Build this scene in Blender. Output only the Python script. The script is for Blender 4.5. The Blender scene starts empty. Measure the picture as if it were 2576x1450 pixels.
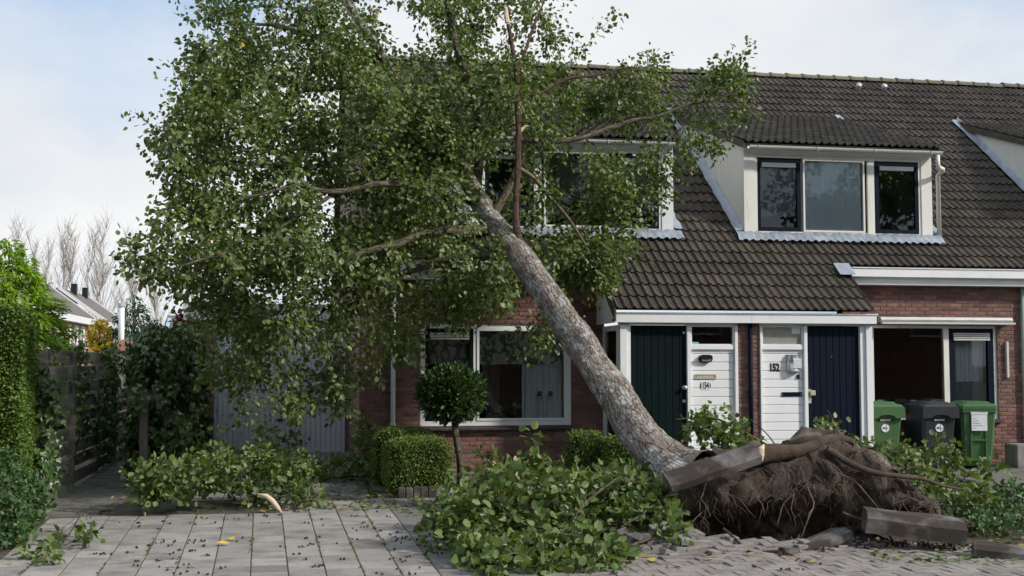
import bpy, math, random
import numpy as np
from mathutils import Vector, Matrix, noise
R = math.radians
random.seed(7)
rng = np.random.default_rng(7)
sc = bpy.context.scene
COL = sc.collection

# ------------------------------------------------------------------ camera
FPX = 3000.0; TH = math.atan(538/3000*math.cos(.0632)); PI_ = math.atan(190/3000.0); CH = 1.92
FW = Vector((math.sin(TH)*math.cos(PI_), math.cos(TH)*math.cos(PI_), math.sin(PI_)))
RT = Vector((math.cos(TH), -math.sin(TH), 0)); UP = RT.cross(FW)
CAM = Vector((0, 0, CH))
cd = bpy.data.cameras.new('camera'); cam = bpy.data.objects.new('camera', cd); COL.objects.link(cam)
cd.sensor_width = 36; cd.lens = 36*FPX/2576; cd.clip_end = 3000; cd.clip_start = .1
m = Matrix.Identity(4)
for i in range(3):
    m[i][0] = RT[i]; m[i][1] = UP[i]; m[i][2] = -FW[i]; m[i][3] = CAM[i]
cam.matrix_world = m
sc.camera = cam

# ------------------------------------------------------------------ world, sun, exposure
SUN_AZ, SUN_EL = R(122), R(33)           # clockwise from +Y
w = bpy.data.worlds.new('World'); sc.world = w; w.use_nodes = True
nt = w.node_tree; nt.nodes.clear(); N = nt.nodes.new; L = nt.links.new
out = N('ShaderNodeOutputWorld'); bg = N('ShaderNodeBackground'); bg.inputs[1].default_value = .1
sky = N('ShaderNodeTexSky'); sky.sky_type = 'NISHITA'; sky.sun_disc = False
sky.sun_elevation = SUN_EL; sky.sun_rotation = SUN_AZ; sky.air_density = 1.0; sky.dust_density = 1.5
tc = N('ShaderNodeTexCoord')
mp = N('ShaderNodeMapping'); mp.inputs['Scale'].default_value = (1, 1, 1.9); mp.inputs['Location'].default_value = (1.92, 4.2, .80)
nz = N('ShaderNodeTexNoise'); nz.inputs['Scale'].default_value = 2.1; nz.inputs['Detail'].default_value = 7; nz.inputs['Roughness'].default_value = .5
cr = N('ShaderNodeValToRGB'); cr.color_ramp.elements[0].position = .36; cr.color_ramp.elements[1].position = .56
nz2 = N('ShaderNodeTexNoise'); nz2.inputs['Scale'].default_value = 3.2; nz2.inputs['Detail'].default_value = 6
cc = N('ShaderNodeValToRGB'); cc.color_ramp.elements[0].position = .35; cc.color_ramp.elements[1].position = .65
cc.color_ramp.elements[0].color = (.53, .56, .595, 1); cc.color_ramp.elements[1].color = (.67, .675, .68, 1)
vm = N('ShaderNodeVectorMath'); vm.operation = 'SCALE'; vm.inputs['Scale'].default_value = 10.0
mixs = N('ShaderNodeMix'); mixs.data_type = 'RGBA'
thin = N('ShaderNodeMix'); thin.data_type = 'RGBA'; thin.inputs[0].default_value = .55   # thin veil over the blue too
thin.inputs[7].default_value = (2.6, 4.4, 7.0, 1)
L(tc.outputs['Generated'], mp.inputs[0]); L(mp.outputs[0], nz.inputs['Vector']); L(mp.outputs[0], nz2.inputs['Vector'])
L(nz.outputs[0], cr.inputs[0]); L(nz2.outputs[0], cc.inputs[0]); L(cc.outputs[0], vm.inputs[0])
L(sky.outputs[0], thin.inputs[6])
L(cr.outputs[0], mixs.inputs[0]); L(thin.outputs[2], mixs.inputs[6]); L(vm.outputs[0], mixs.inputs[7])
L(mixs.outputs[2], bg.inputs[0]); L(bg.outputs[0], out.inputs[0])
sd = bpy.data.lights.new('sun', 'SUN'); sd.energy = 2.8; sd.angle = R(4); sd.color = (1, .93, .82)
sun = bpy.data.objects.new('sun', sd); COL.objects.link(sun)
TOSUN = Vector((math.sin(SUN_AZ)*math.cos(SUN_EL), math.cos(SUN_AZ)*math.cos(SUN_EL), math.sin(SUN_EL)))
sun.rotation_euler = TOSUN.to_track_quat('Z', 'Y').to_euler(); sun.location = (20, 20, 30)
vs = sc.view_settings; vs.view_transform = 'Standard'; vs.look = 'None'; vs.exposure = 0.5; vs.gamma = 1; vs.use_curve_mapping = False
sc.cycles.use_denoising = True; sc.cycles.max_bounces = 5; sc.cycles.adaptive_threshold = .03; sc.cycles.transparent_max_bounces = 8
sc.cycles.caustics_reflective = False; sc.cycles.caustics_refractive = False

# ------------------------------------------------------------------ measuring helpers
def at(x, y, Y):
    d = FW + RT*((x-1288)/FPX) - UP*((y-725)/FPX)
    return CAM + d*(Y/d.y)
def gz(Y): return .018*max(-6, min(Y, 26))
def gnd(x, y):
    d = FW + RT*((x-1288)/FPX) - UP*((y-725)/FPX)
    return CAM + d*(CH/(.018*d.y-d.z))
def AX(x, Y, y=900): return at(x, y, Y).x
def AZ(x, y, Y): return at(x, y, Y).z

# ------------------------------------------------------------------ mesh helpers
WO = {}
class MB:
    def __init__(s): s.v = []; s.f = []; s.tc = None
    def box(s, x0, x1, y0, y1, z0, z1):
        b = len(s.v)
        s.v += [(x0,y0,z0),(x1,y0,z0),(x1,y1,z0),(x0,y1,z0),(x0,y0,z1),(x1,y0,z1),(x1,y1,z1),(x0,y1,z1)]
        s.f += [(b,b+3,b+2,b+1),(b+4,b+5,b+6,b+7),(b,b+1,b+5,b+4),(b+1,b+2,b+6,b+5),(b+2,b+3,b+7,b+6),(b+3,b,b+4,b+7)]
        return s
    def bbox(s, x0, x1, y0, y1, z0, z1, c=.006):
        "box with chamfered edges"
        b = len(s.v); pts = []
        for X, sx in ((x0, 1), (x1, -1)):
            for Y, sy in ((y0, 1), (y1, -1)):
                for Z, sz in ((z0, 1), (z1, -1)):
                    pts += [(X, Y+sy*c, Z+sz*c), (X+sx*c, Y, Z+sz*c), (X+sx*c, Y+sy*c, Z)]
        s.v += pts
        def i(ix, iy, iz, k): return b + ((ix*2+iy)*2+iz)*3+k
        q = s.f
        for ix in (0, 1): q.append([i(ix,0,0,0), i(ix,1,0,0), i(ix,1,1,0), i(ix,0,1,0)])
        for iy in (0, 1): q.append([i(0,iy,0,1), i(1,iy,0,1), i(1,iy,1,1), i(0,iy,1,1)])
        for iz in (0, 1): q.append([i(0,0,iz,2), i(1,0,iz,2), i(1,1,iz,2), i(0,1,iz,2)])
        for a in (0, 1):
            for c2 in (0, 1):
                q.append([i(a,c2,0,0), i(a,c2,1,0), i(a,c2,1,1), i(a,c2,0,1)])
                q.append([i(a,0,c2,0), i(a,1,c2,0), i(a,1,c2,2), i(a,0,c2,2)])
                q.append([i(0,a,c2,1), i(1,a,c2,1), i(1,a,c2,2), i(0,a,c2,2)])
                for d in (0, 1): q.append([i(a,c2,d,0), i(a,c2,d,1), i(a,c2,d,2)])
        s.fix = True
        return s
    def prism_x(s, pts, x0, x1):
        "polygon of (y,z) extruded along x"
        b = len(s.v); n = len(pts)
        s.v += [(x0, p[0], p[1]) for p in pts] + [(x1, p[0], p[1]) for p in pts]
        s.f.append(tuple(range(b, b+n))); s.f.append(tuple(range(b+2*n-1, b+n-1, -1)))
        for k in range(n): s.f.append((b+k, b+n+k, b+n+(k+1) % n, b+(k+1) % n))
        s.fix = True
        return s
    def prism_y(s, pts, y0, y1):
        "polygon of (x,z) extruded along y"
        b = len(s.v); n = len(pts)
        s.v += [(p[0], y0, p[1]) for p in pts] + [(p[0], y1, p[1]) for p in pts]
        s.f.append(tuple(range(b, b+n))); s.f.append(tuple(range(b+2*n-1, b+n-1, -1)))
        for k in range(n): s.f.append((b+k, b+n+k, b+n+(k+1) % n, b+(k+1) % n))
        s.fix = True
        return s
    def quad(s, *p):
        b = len(s.v); s.v += [tuple(q) for q in p]; s.f.append(tuple(range(b, b+len(p)))); return s
    def frame(s, x0, x1, z0, z1, wd, y0, y1):
        s.box(x0, x1, y0, y1, z0, z0+wd); s.box(x0, x1, y0, y1, z1-wd, z1)
        s.box(x0, x0+wd, y0, y1, z0+wd, z1-wd); s.box(x1-wd, x1, y0, y1, z0+wd, z1-wd); return s
    def tube(s, path, radii, n=6, cap=True, rot=None):
        b0 = len(s.v); path = [Vector(p) for p in path]
        if not hasattr(radii, '__len__'): radii = [radii]*len(path)
        t = (path[1]-path[0]).normalized()
        ref = Vector((0, 0, 1)) if abs(t.z) < .9 else Vector((1, 0, 0))
        u = t.cross(ref).normalized(); K = len(path)
        for k, p in enumerate(path):
            if k == 0: d = path[1]-path[0]
            elif k == K-1: d = path[-1]-path[-2]
            else: d = path[k+1]-path[k-1]
            if d.length < 1e-9: d = t
            d.normalize(); u = (u-d*u.dot(d)).normalized(); v = d.cross(u); r = radii[k]
            for a in range(n):
                an = 2*math.pi*a/n
                q = p+(u*math.cos(an)+v*math.sin(an))*r; s.v.append((q.x, q.y, q.z))
        for k in range(K-1):
            for a in range(n):
                a2 = (a+1) % n
                s.f.append((b0+k*n+a, b0+k*n+a2, b0+(k+1)*n+a2, b0+(k+1)*n+a))
        if cap:
            s.f.append(tuple(b0+a for a in range(n-1, -1, -1))); s.f.append(tuple(b0+(K-1)*n+a for a in range(n)))
        return s
    def cyl(s, c, axis, r, h, n=16, r2=None):
        c = Vector(c); a = Vector(axis).normalized()
        return s.tube([c, c+a*h], [r, r if r2 is None else r2], n)
    def mesh(s, name):
        me = bpy.data.meshes.new(name); me.from_pydata([tuple(p) for p in s.v], [], [tuple(f) for f in s.f])
        if getattr(s, 'fix', False):
            import bmesh
            bm = bmesh.new(); bm.from_mesh(me); bmesh.ops.recalc_face_normals(bm, faces=bm.faces); bm.to_mesh(me); bm.free()
        return me
    def build(s, name, mat, parent=None, smooth=False, kind=None):
        me = s.mesh(name); me.materials.append(mat)
        if smooth: me.polygons.foreach_set('use_smooth', [True]*len(me.polygons))
        return link(bpy.data.objects.new(name, me), parent, kind=kind)

def link(o, parent=None, loc=None, kind=None):
    COL.objects.link(o)
    wl = Vector(loc) if loc is not None else Vector((0, 0, 0))
    if parent is not None:
        o.parent = parent; o.location = wl-WO.get(parent.name, Vector((0, 0, 0)))
    else: o.location = wl
    WO[o.name] = wl
    if kind: o['kind'] = kind
    return o
def tag(o, label, cat, group=None):
    o['label'] = label; o['category'] = cat
    if group: o['group'] = group
    return o
def thing(name, label, cat, loc, group=None):
    o = bpy.data.objects.new(name, None); o.empty_display_size = .2
    link(o, None, loc); return tag(o, label, cat, group)
def struct(o): o['kind'] = 'structure'; return o
def inst(name, me, parent, loc, rot=(0, 0, 0), scale=(1, 1, 1)):
    o = bpy.data.objects.new(name, me); link(o, parent, loc); o.rotation_euler = rot; o.scale = scale; return o
def npmesh(name, V, F, mat, parent=None, kind=None, loc=None, smooth=False):
    "mesh from numpy vertex array and equal-size face array"
    me = bpy.data.meshes.new(name); nv = len(V); nf, k = F.shape
    me.vertices.add(nv); me.vertices.foreach_set('co', np.ascontiguousarray(V, dtype=np.float32).ravel())
    me.loops.add(nf*k); me.loops.foreach_set('vertex_index', np.ascontiguousarray(F, dtype=np.int32).ravel())
    me.polygons.add(nf); me.polygons.foreach_set('loop_start', np.arange(0, nf*k, k, dtype=np.int32))
    me.update(calc_edges=True)
    if smooth: me.polygons.foreach_set('use_smooth', [True]*nf)
    me.materials.append(mat)
    return link(bpy.data.objects.new(name, me), parent, loc, kind)

# ------------------------------------------------------------------ materials
def mat(name, c1, c2=None, scale=6, rough=.7, bump=0, bscale=None, rnd=.0, spec=.4, metal=0, c3=None, c3scale=2, c3lo=.55, c3hi=.7, stretch=None, detail=5, sheen=0, coord='Object', transl=None, back=None, hue=None):
    hue = hue if hue is not None else .03*min(1, rnd*2)
    M = bpy.data.materials.new(name); M.use_nodes = True; t = M.node_tree; t.nodes.clear(); n = t.nodes.new; l = t.links.new
    o = n('ShaderNodeOutputMaterial'); p = n('ShaderNodeBsdfPrincipled')
    p.inputs['Roughness'].default_value = rough; p.inputs['Specular IOR Level'].default_value = spec; p.inputs['Metallic'].default_value = metal
    c2 = c2 or c1
    if coord == 'attr':
        a = n('ShaderNodeAttribute'); a.attribute_name = 'tc'; vec = a.outputs['Vector']
    else:
        g = n('ShaderNodeNewGeometry') if coord == 'World' else n('ShaderNodeTexCoord')
        vec = g.outputs['Position'] if coord == 'World' else g.outputs['Object']
    # a different patch of the pattern on every piece
    oi = n('ShaderNodeObjectInfo'); ge = n('ShaderNodeNewGeometry')
    rs = n('ShaderNodeMath'); rs.operation = 'ADD'; l(oi.outputs['Random'], rs.inputs[0]); l(ge.outputs['Random Per Island'], rs.inputs[1])
    fr = n('ShaderNodeMath'); fr.operation = 'FRACT'; l(rs.outputs[0], fr.inputs[0])
    if rnd > 0 and coord != 'World':
        off = n('ShaderNodeVectorMath'); off.operation = 'MULTIPLY_ADD'; off.inputs[1].default_value = (37, 71, 53)
        cmb = n('ShaderNodeCombineXYZ')
        for q in range(3): l(oi.outputs['Random'], cmb.inputs[q])
        l(cmb.outputs[0], off.inputs[0]); l(vec, off.inputs[2]); vec = off.outputs[0]
    if stretch:
        mpn = n('ShaderNodeMapping'); mpn.inputs['Scale'].default_value = stretch; l(vec, mpn.inputs[0]); vec = mpn.outputs[0]
    x = n('ShaderNodeTexNoise'); x.inputs['Scale'].default_value = scale; x.inputs['Detail'].default_value = detail; x.inputs['Roughness'].default_value = .62
    l(vec, x.inputs['Vector'])
    r = n('ShaderNodeMapRange'); r.inputs[1].default_value = .3; r.inputs[2].default_value = .7; l(x.outputs[0], r.inputs[0])
    mx = n('ShaderNodeMix'); mx.data_type = 'RGBA'; mx.inputs[6].default_value = (*c1, 1); mx.inputs[7].default_value = (*c2, 1); l(r.outputs[0], mx.inputs[0])
    col = mx.outputs[2]
    if c3:
        y = n('ShaderNodeTexNoise'); y.inputs['Scale'].default_value = c3scale; y.inputs['Detail'].default_value = 6; l(vec, y.inputs['Vector'])
        r3 = n('ShaderNodeMapRange'); r3.inputs[1].default_value = c3lo; r3.inputs[2].default_value = c3hi; l(y.outputs[0], r3.inputs[0])
        m3 = n('ShaderNodeMix'); m3.data_type = 'RGBA'; l(r3.outputs[0], m3.inputs[0]); l(col, m3.inputs[6]); m3.inputs[7].default_value = (*c3, 1); col = m3.outputs[2]
    if rnd > 0:
        hv = n('ShaderNodeHueSaturation'); q = n('ShaderNodeMapRange'); q.inputs[3].default_value = 1-rnd; q.inputs[4].default_value = 1+rnd
        l(fr.outputs[0], q.inputs[0]); l(q.outputs[0], hv.inputs['Value']); l(col, hv.inputs['Color'])
        f2 = n('ShaderNodeMath'); f2.operation = 'MULTIPLY'; f2.inputs[1].default_value = 7.31; l(fr.outputs[0], f2.inputs[0])
        f3 = n('ShaderNodeMath'); f3.operation = 'FRACT'; l(f2.outputs[0], f3.inputs[0])
        q2 = n('ShaderNodeMapRange'); q2.inputs[3].default_value = .5-hue; q2.inputs[4].default_value = .5+hue*.7; l(f3.outputs[0], q2.inputs[0]); l(q2.outputs[0], hv.inputs['Hue'])
        col = hv.outputs[0]
    if back:
        mb_ = n('ShaderNodeMix'); mb_.data_type = 'RGBA'; mb_.blend_type = 'MIX'; l(ge.outputs['Backfacing'], mb_.inputs[0]); l(col, mb_.inputs[6])
        ml = n('ShaderNodeMix'); ml.data_type = 'RGBA'; ml.inputs[0].default_value = .6; l(col, ml.inputs[6]); ml.inputs[7].default_value = (*back, 1); l(ml.outputs[2], mb_.inputs[7]); col = mb_.outputs[2]
    l(col, p.inputs['Base Color'])
    if bump:
        bn = n('ShaderNodeBump'); bn.inputs['Strength'].default_value = bump; bn.inputs['Distance'].default_value = .02
        z = n('ShaderNodeTexNoise'); z.inputs['Scale'].default_value = bscale or scale*3; z.inputs['Detail'].default_value = 8; z.inputs['Roughness'].default_value = .7
        l(vec, z.inputs['Vector']); l(z.outputs[0], bn.inputs['Height']); l(bn.outputs[0], p.inputs['Normal'])
    if transl:
        tr = n('ShaderNodeBsdfTranslucent'); hs = n('ShaderNodeMix'); hs.data_type = 'RGBA'; hs.blend_type = 'MULTIPLY'; hs.inputs[0].default_value = 1
        l(col, hs.inputs[6]); hs.inputs[7].default_value = (1.5, 1.6, .55, 1); l(hs.outputs[2], tr.inputs[0])
        ms = n('ShaderNodeMixShader'); ms.inputs[0].default_value = transl; l(p.outputs[0], ms.inputs[1]); l(tr.outputs[0], ms.inputs[2]); l(ms.outputs[0], o.inputs[0])
    else: l(p.outputs[0], o.inputs[0])
    return M

def glass_mat(name, tint=(.9, .93, .93), base=.0):
    M = bpy.data.materials.new(name); M.use_nodes = True; t = M.node_tree; t.nodes.clear(); n = t.nodes.new; l = t.links.new
    o = n('ShaderNodeOutputMaterial'); tr = n('ShaderNodeBsdfTransparent'); tr.inputs[0].default_value = (*tint, 1)
    gl = n('ShaderNodeBsdfGlossy'); gl.inputs['Roughness'].default_value = .015
    fr = n('ShaderNodeFresnel'); fr.inputs[0].default_value = 1.5
    ad = n('ShaderNodeMath'); ad.operation = 'ADD'; ad.inputs[1].default_value = base; l(fr.outputs[0], ad.inputs[0])
    mx = n('ShaderNodeMixShader'); l(ad.outputs[0], mx.inputs[0]); l(tr.outputs[0], mx.inputs[1]); l(gl.outputs[0], mx.inputs[2]); l(mx.outputs[0], o.inputs[0])
    return M

def bark_mat(name, c1, c2, cl, lich_lo=.5, lich_hi=.62, ridges=9.0, depth=.9):
    "plated bark along the limb: attribute tc = (cos*r, sin*r, length)"
    M = bpy.data.materials.new(name); M.use_nodes = True; t = M.node_tree; t.nodes.clear(); n = t.nodes.new; l = t.links.new
    o = n('ShaderNodeOutputMaterial'); p = n('ShaderNodeBsdfPrincipled'); p.inputs['Roughness'].default_value = .85; p.inputs['Specular IOR Level'].default_value = .2
    a = n('ShaderNodeAttribute'); a.attribute_name = 'tc'
    mp = n('ShaderNodeMapping'); mp.inputs['Scale'].default_value = (1, 1, .20); l(a.outputs['Vector'], mp.inputs[0])
    wn = n('ShaderNodeTexNoise'); wn.inputs['Scale'].default_value = 5; wn.inputs['Detail'].default_value = 4; l(a.outputs['Vector'], wn.inputs['Vector'])
    wa = n('ShaderNodeVectorMath'); wa.operation = 'MULTIPLY_ADD'; wa.inputs[1].default_value = (.12, .12, .12); l(wn.outputs[1], wa.inputs[0]); l(mp.outputs[0], wa.inputs[2])
    vo = n('ShaderNodeTexVoronoi'); vo.feature = 'DISTANCE_TO_EDGE'; vo.inputs['Scale'].default_value = ridges; l(wa.outputs[0], vo.inputs['Vector'])
    rr = n('ShaderNodeMapRange'); rr.inputs[1].default_value = 0; rr.inputs[2].default_value = .10; l(vo.outputs[0], rr.inputs[0])
    fn = n('ShaderNodeTexNoise'); fn.inputs['Scale'].default_value = 40; fn.inputs['Detail'].default_value = 6; l(a.outputs['Vector'], fn.inputs['Vector'])
    mx = n('ShaderNodeMix'); mx.data_type = 'RGBA'; mx.inputs[6].default_value = (*c1, 1); mx.inputs[7].default_value = (*c2, 1); l(rr.outputs[0], mx.inputs[0])
    ln = n('ShaderNodeTexNoise'); ln.inputs['Scale'].default_value = 7.5; ln.inputs['Detail'].default_value = 9; ln.inputs['Roughness'].default_value = .72; l(a.outputs['Vector'], ln.inputs['Vector'])
    lr = n('ShaderNodeMapRange'); lr.inputs[1].default_value = lich_lo; lr.inputs[2].default_value = lich_hi; l(ln.outputs[0], lr.inputs[0])
    lm = n('ShaderNodeMath'); lm.operation = 'MULTIPLY'; l(lr.outputs[0], lm.inputs[0]); l(rr.outputs[0], lm.inputs[1])
    m2 = n('ShaderNodeMix'); m2.data_type = 'RGBA'; l(lm.outputs[0], m2.inputs[0]); l(mx.outputs[2], m2.inputs[6]); m2.inputs[7].default_value = (*cl, 1)
    m3 = n('ShaderNodeMix'); m3.data_type = 'RGBA'; m3.blend_type = 'MULTIPLY'; m3.inputs[0].default_value = .5; l(m2.outputs[2], m3.inputs[6])
    fr = n('ShaderNodeMapRange'); fr.inputs[3].default_value = .55; fr.inputs[4].default_value = 1.35; fr.inputs[1].default_value = .3; fr.inputs[2].default_value = .7; l(fn.outputs[0], fr.inputs[0]); l(fr.outputs[0], m3.inputs[7])
    l(m3.outputs[2], p.inputs['Base Color'])
    hh = n('ShaderNodeMath'); hh.operation = 'MULTIPLY_ADD'; hh.inputs[1].default_value = .25; l(fn.outputs[0], hh.inputs[0]); l(rr.outputs[0], hh.inputs[2])
    b = n('ShaderNodeBump'); b.inputs['Strength'].default_value = depth; b.inputs['Distance'].default_value = .018; l(hh.outputs[0], b.inputs['Height']); l(b.outputs[0], p.inputs['Normal'])
    l(p.outputs[0], o.inputs[0]); return M

M = {}
M['brick'] = mat('brick', (.168, .088, .073), (.232, .13, .109), 14, .85, .5, 60, rnd=.32, spec=.2, c3=(.15, .09, .08), c3scale=5, c3lo=.5, c3hi=.75)
M['mortar'] = mat('mortar', (.135, .118, .108), (.185, .165, .15), 30, .95, .3, 90, spec=.1)
M['tile'] = mat('roof_tile', (.046, .038, .032), (.082, .067, .055), 9, .75, .6, 120, rnd=.3, spec=.35, c3=(.085, .082, .035), c3scale=5, c3lo=.56, c3hi=.74)
M['ridge'] = mat('ridge_tile', (.11, .105, .09), (.17, .17, .13), 12, .9, .6, 60, rnd=.2, c3=(.2, .19, .05), c3scale=9, c3lo=.52, c3hi=.66)
M['deck'] = mat('roof_deck', (.02, .019, .018))
M['white'] = mat('white_paint', (.76, .78, .80), (.70, .72, .74), 2.5, .45, 0, spec=.5, c3=(.5, .52, .5), c3scale=3, c3lo=.64, c3hi=.9)
M['cream'] = mat('cream_paint', (.74, .73, .68), (.66, .65, .60), 2, .5, 0, spec=.45, c3=(.42, .42, .36), c3scale=2.4, c3lo=.6, c3hi=.95, stretch=(3, 3, .5))
M['gutter'] = mat('pvc_gutter', (.58, .585, .57), (.5, .5, .48), 3, .5)
M['lead'] = mat('lead', (.27, .31, .37), (.42, .47, .54), 7, .42, .5, 22, metal=.35, spec=.5)
M['navy'] = mat('navy_paint', (.003, .007, .017), (.005, .010, .023), 4, .55, .12, 30, spec=.09, stretch=(3, 3, .4))
M['dgreen'] = mat('dark_green_paint', (.003, .009, .010), (.005, .012, .013), 4, .6, .08, 30, spec=.07, stretch=(3, 3, .4))
M['glass'] = glass_mat('glass')
M['frost'] = mat('frosted_glass', (.22, .23, .19), (.30, .31, .27), 9, .25, .3, 60, spec=.6)
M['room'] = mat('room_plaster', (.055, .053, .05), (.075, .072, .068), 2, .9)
M['curtain'] = mat('curtain', (.80, .86, .92), (.66, .74, .82), 3, .9, stretch=(6, 1, .3))
M['sheer'] = mat('sheer_curtain', (.80, .84, .88), (.62, .67, .73), 5, .9, stretch=(9, 1, .2))
M['blind'] = mat('roller_blind', (.20, .17, .15), (.24, .21, .185), 4, .9)
M['blind2'] = mat('pale_blind', (.15, .19, .21), (.19, .23, .25), 4, .8)
def lace():
    Mx = mat('lace', (.60, .65, .66)); t = Mx.node_tree; p = [q for q in t.nodes if q.type == 'BSDF_PRINCIPLED'][0]
    tcn = t.nodes.new('ShaderNodeTexCoord'); vo = t.nodes.new('ShaderNodeTexVoronoi'); vo.inputs['Scale'].default_value = 17; vo.feature = 'SMOOTH_F1'
    wv = t.nodes.new('ShaderNodeTexWave'); wv.wave_type = 'RINGS'; wv.inputs['Scale'].default_value = 6; wv.inputs['Distortion'].default_value = 9
    mr = t.nodes.new('ShaderNodeMapRange'); mr.inputs[1].default_value = .35; mr.inputs[2].default_value = .6
    mxx = t.nodes.new('ShaderNodeMix'); mxx.data_type = 'RGBA'; mxx.inputs[6].default_value = (.17, .20, .21, 1); mxx.inputs[7].default_value = (.75, .80, .80, 1)
    t.links.new(tcn.outputs['Object'], vo.inputs[0]); t.links.new(tcn.outputs['Object'], wv.inputs[0]); t.links.new(wv.outputs[1], mr.inputs[0]); t.links.new(mr.outputs[0], mxx.inputs[0]); t.links.new(mxx.outputs[2], p.inputs['Base Color'])
    return Mx
M['lace'] = lace()
M['slab'] = mat('concrete_slab', (.235, .222, .21), (.355, .337, .318), 55, .9, .35, 160, rnd=.14, spec=.2, c3=(.17, .16, .145), c3scale=3, c3lo=.46, c3hi=.72)
M['slabdark'] = mat('dark_slab', (.15, .145, .14), (.205, .20, .19), 50, .9, .3, 160, rnd=.1, spec=.2)
M['paver'] = mat('paver', (.20, .182, .17), (.30, .275, .258), 45, .9, .4, 150, rnd=.16, spec=.2, c3=(.13, .125, .125), c3scale=6, c3lo=.5, c3hi=.8)
M['kerb'] = mat('kerb_concrete', (.12, .115, .112), (.20, .19, .185), 20, .9, .6, 90, c3=(.045, .035, .029), c3scale=4.0, c3lo=.34, c3hi=.54, rnd=.1)
M['joint'] = mat('sandy_joint', (.05, .045, .035), (.095, .09, .07), 20, .95, .4, 80, c3=(.06, .11, .02), c3scale=2.2, c3lo=.54, c3hi=.62)
M['soil'] = mat('soil', (.045, .033, .025), (.09, .065, .047), 9, .95, .8, 40, c3=(.13, .10, .07), c3scale=5, c3lo=.56, c3hi=.75)
M['rootsoil'] = mat('root_soil', (.030, .023, .019), (.088, .066, .052), 7, .95, 1.0, 35, c3=(.20, .165, .13), c3scale=3.0, c3lo=.50, c3hi=.68)
M['bigroot'] = mat('big_root', (.045, .031, .024), (.105, .074, .055), 9, .9, .9, 40)
M['root'] = mat('root', (.065, .047, .036), (.20, .155, .118), 6, .85, .4, 40, rnd=.4)
M['bark'] = bark_mat('bark', (.095, .076, .063), (.215, .180, .155), (.37, .385, .37), .49, .60, 24.0, .85)
M['bark2'] = bark_mat('limb_bark', (.045, .038, .027), (.10, .086, .06), (.20, .20, .15), .5, .72, 16, .7)
M['barkred'] = bark_mat('red_bark', (.035, .022, .017), (.085, .052, .04), (.13, .10, .085), .55, .75, 16, .6)
M['twig'] = mat('twig', (.085, .06, .042), (.14, .105, .075), 8, .8, rnd=.3)
M['wound'] = mat('split_wood', (.62, .46, .33), (.72, .60, .46), 20, .75, .4, 60, stretch=(3, 3, .5))
LK = dict(scale=5, rough=.42, spec=.45)
M['leaf'] = mat('leaf', (.066, .114, .024), (.114, .174, .042), 3, .42, rnd=.55, spec=.42, transl=.26, back=(.17, .205, .085), hue=.035, coord='World')
M['leafdark'] = mat('leaf_fallen', (.066, .112, .025), (.115, .172, .043), 3, .42, rnd=.5, spec=.4, transl=.25, back=(.16, .22, .085), hue=.04, coord='World')
M['leafyel'] = mat('yellow_leaf', (.55, .36, .03), (.48, .42, .06), 20, .6, rnd=.2)
M['hedge'] = mat('hedge_leaf', (.078, .148, .024), (.125, .215, .038), 2, .5, rnd=.4, transl=.2, coord='World')
M['box'] = mat('box_leaf', (.085, .14, .026), (.15, .215, .045), 3, .5, rnd=.45, transl=.15, coord='World', c3=(.12, .10, .03), c3scale=5, c3lo=.58, c3hi=.72)
M['ivy'] = mat('ivy_leaf', (.040, .084, .022), (.078, .14, .036), 3, .38, rnd=.45, spec=.55, transl=.1, coord='World')
M['laurel'] = mat('laurel_leaf', (.034, .078, .022), (.062, .125, .034), 3, .34, rnd=.45, spec=.55, transl=.1, coord='World')
M['conifer'] = mat('conifer_foliage', (.13, .26, .018), (.25, .38, .02), 1.5, .6, rnd=.35, transl=.25, coord='World')
M['fir'] = mat('fir_foliage', (.02, .055, .022), (.035, .085, .03), 1.5, .6, rnd=.35, coord='World')
M['yellowbush'] = mat('yellow_foliage', (.5, .33, .02), (.42, .38, .04), 2, .6, rnd=.3, transl=.25, coord='World')
M['purple'] = mat('purple_foliage', (.05, .014, .028), (.09, .025, .05), 2, .6, rnd=.3, coord='World')
M['cover'] = mat('ground_cover_leaf', (.035, .085, .025), (.065, .13, .04), 2, .5, rnd=.45, transl=.15, coord='World')
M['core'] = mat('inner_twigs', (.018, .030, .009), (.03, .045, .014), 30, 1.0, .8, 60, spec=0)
M['poplar'] = mat('bare_twigs', (.36, .33, .31), (.46, .43, .40), .3, .9)  # pale twigs, lightened further in the colour to stand in for distant haze
M['fence'] = mat('weathered_wood', (.19, .175, .145), (.31, .29, .245), 7, .85, .5, 30, rnd=.2, stretch=(1, .12, 3), c3=(.05, .07, .03), c3scale=2, c3lo=.5, c3hi=.75)
M['post'] = mat('post_wood', (.10, .08, .07), (.19, .16, .15), 6, .85, .5, 30, stretch=(4, 4, .3))
M['bing'] = mat('green_plastic', (.048, .112, .044), (.058, .13, .052), 5, .45, .05, 90, spec=.4, c3=(.06, .15, .06), c3scale=2, c3lo=.55, c3hi=.9)
M['bind'] = mat('grey_plastic', (.022, .025, .034), (.03, .033, .043), 5, .42, .05, 90, spec=.4)
M['black'] = mat('black_plastic', (.012, .012, .013), rough=.3)
M['chrome'] = mat('steel', (.62, .63, .64), rough=.32, metal=.9)
M['brass'] = mat('champagne_metal', (.62, .58, .48), (.55, .5, .42), 9, .4, metal=.5)
M['paper'] = mat('paper_label', (.72, .74, .76), (.66, .68, .72), 6, .6)
M['ink'] = mat('ink', (.05, .06, .08), rough=.6)
M['inkblue'] = mat('sticker_blue', (.25, .45, .55), (.12, .3, .4), 30, .5)
M['garage'] = mat('garage_paint', (.53, .565, .62), (.59, .625, .67), 3, .5, .05, 60, c3=(.44, .47, .54), c3scale=1.5, c3lo=.5, c3hi=.9)
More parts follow.
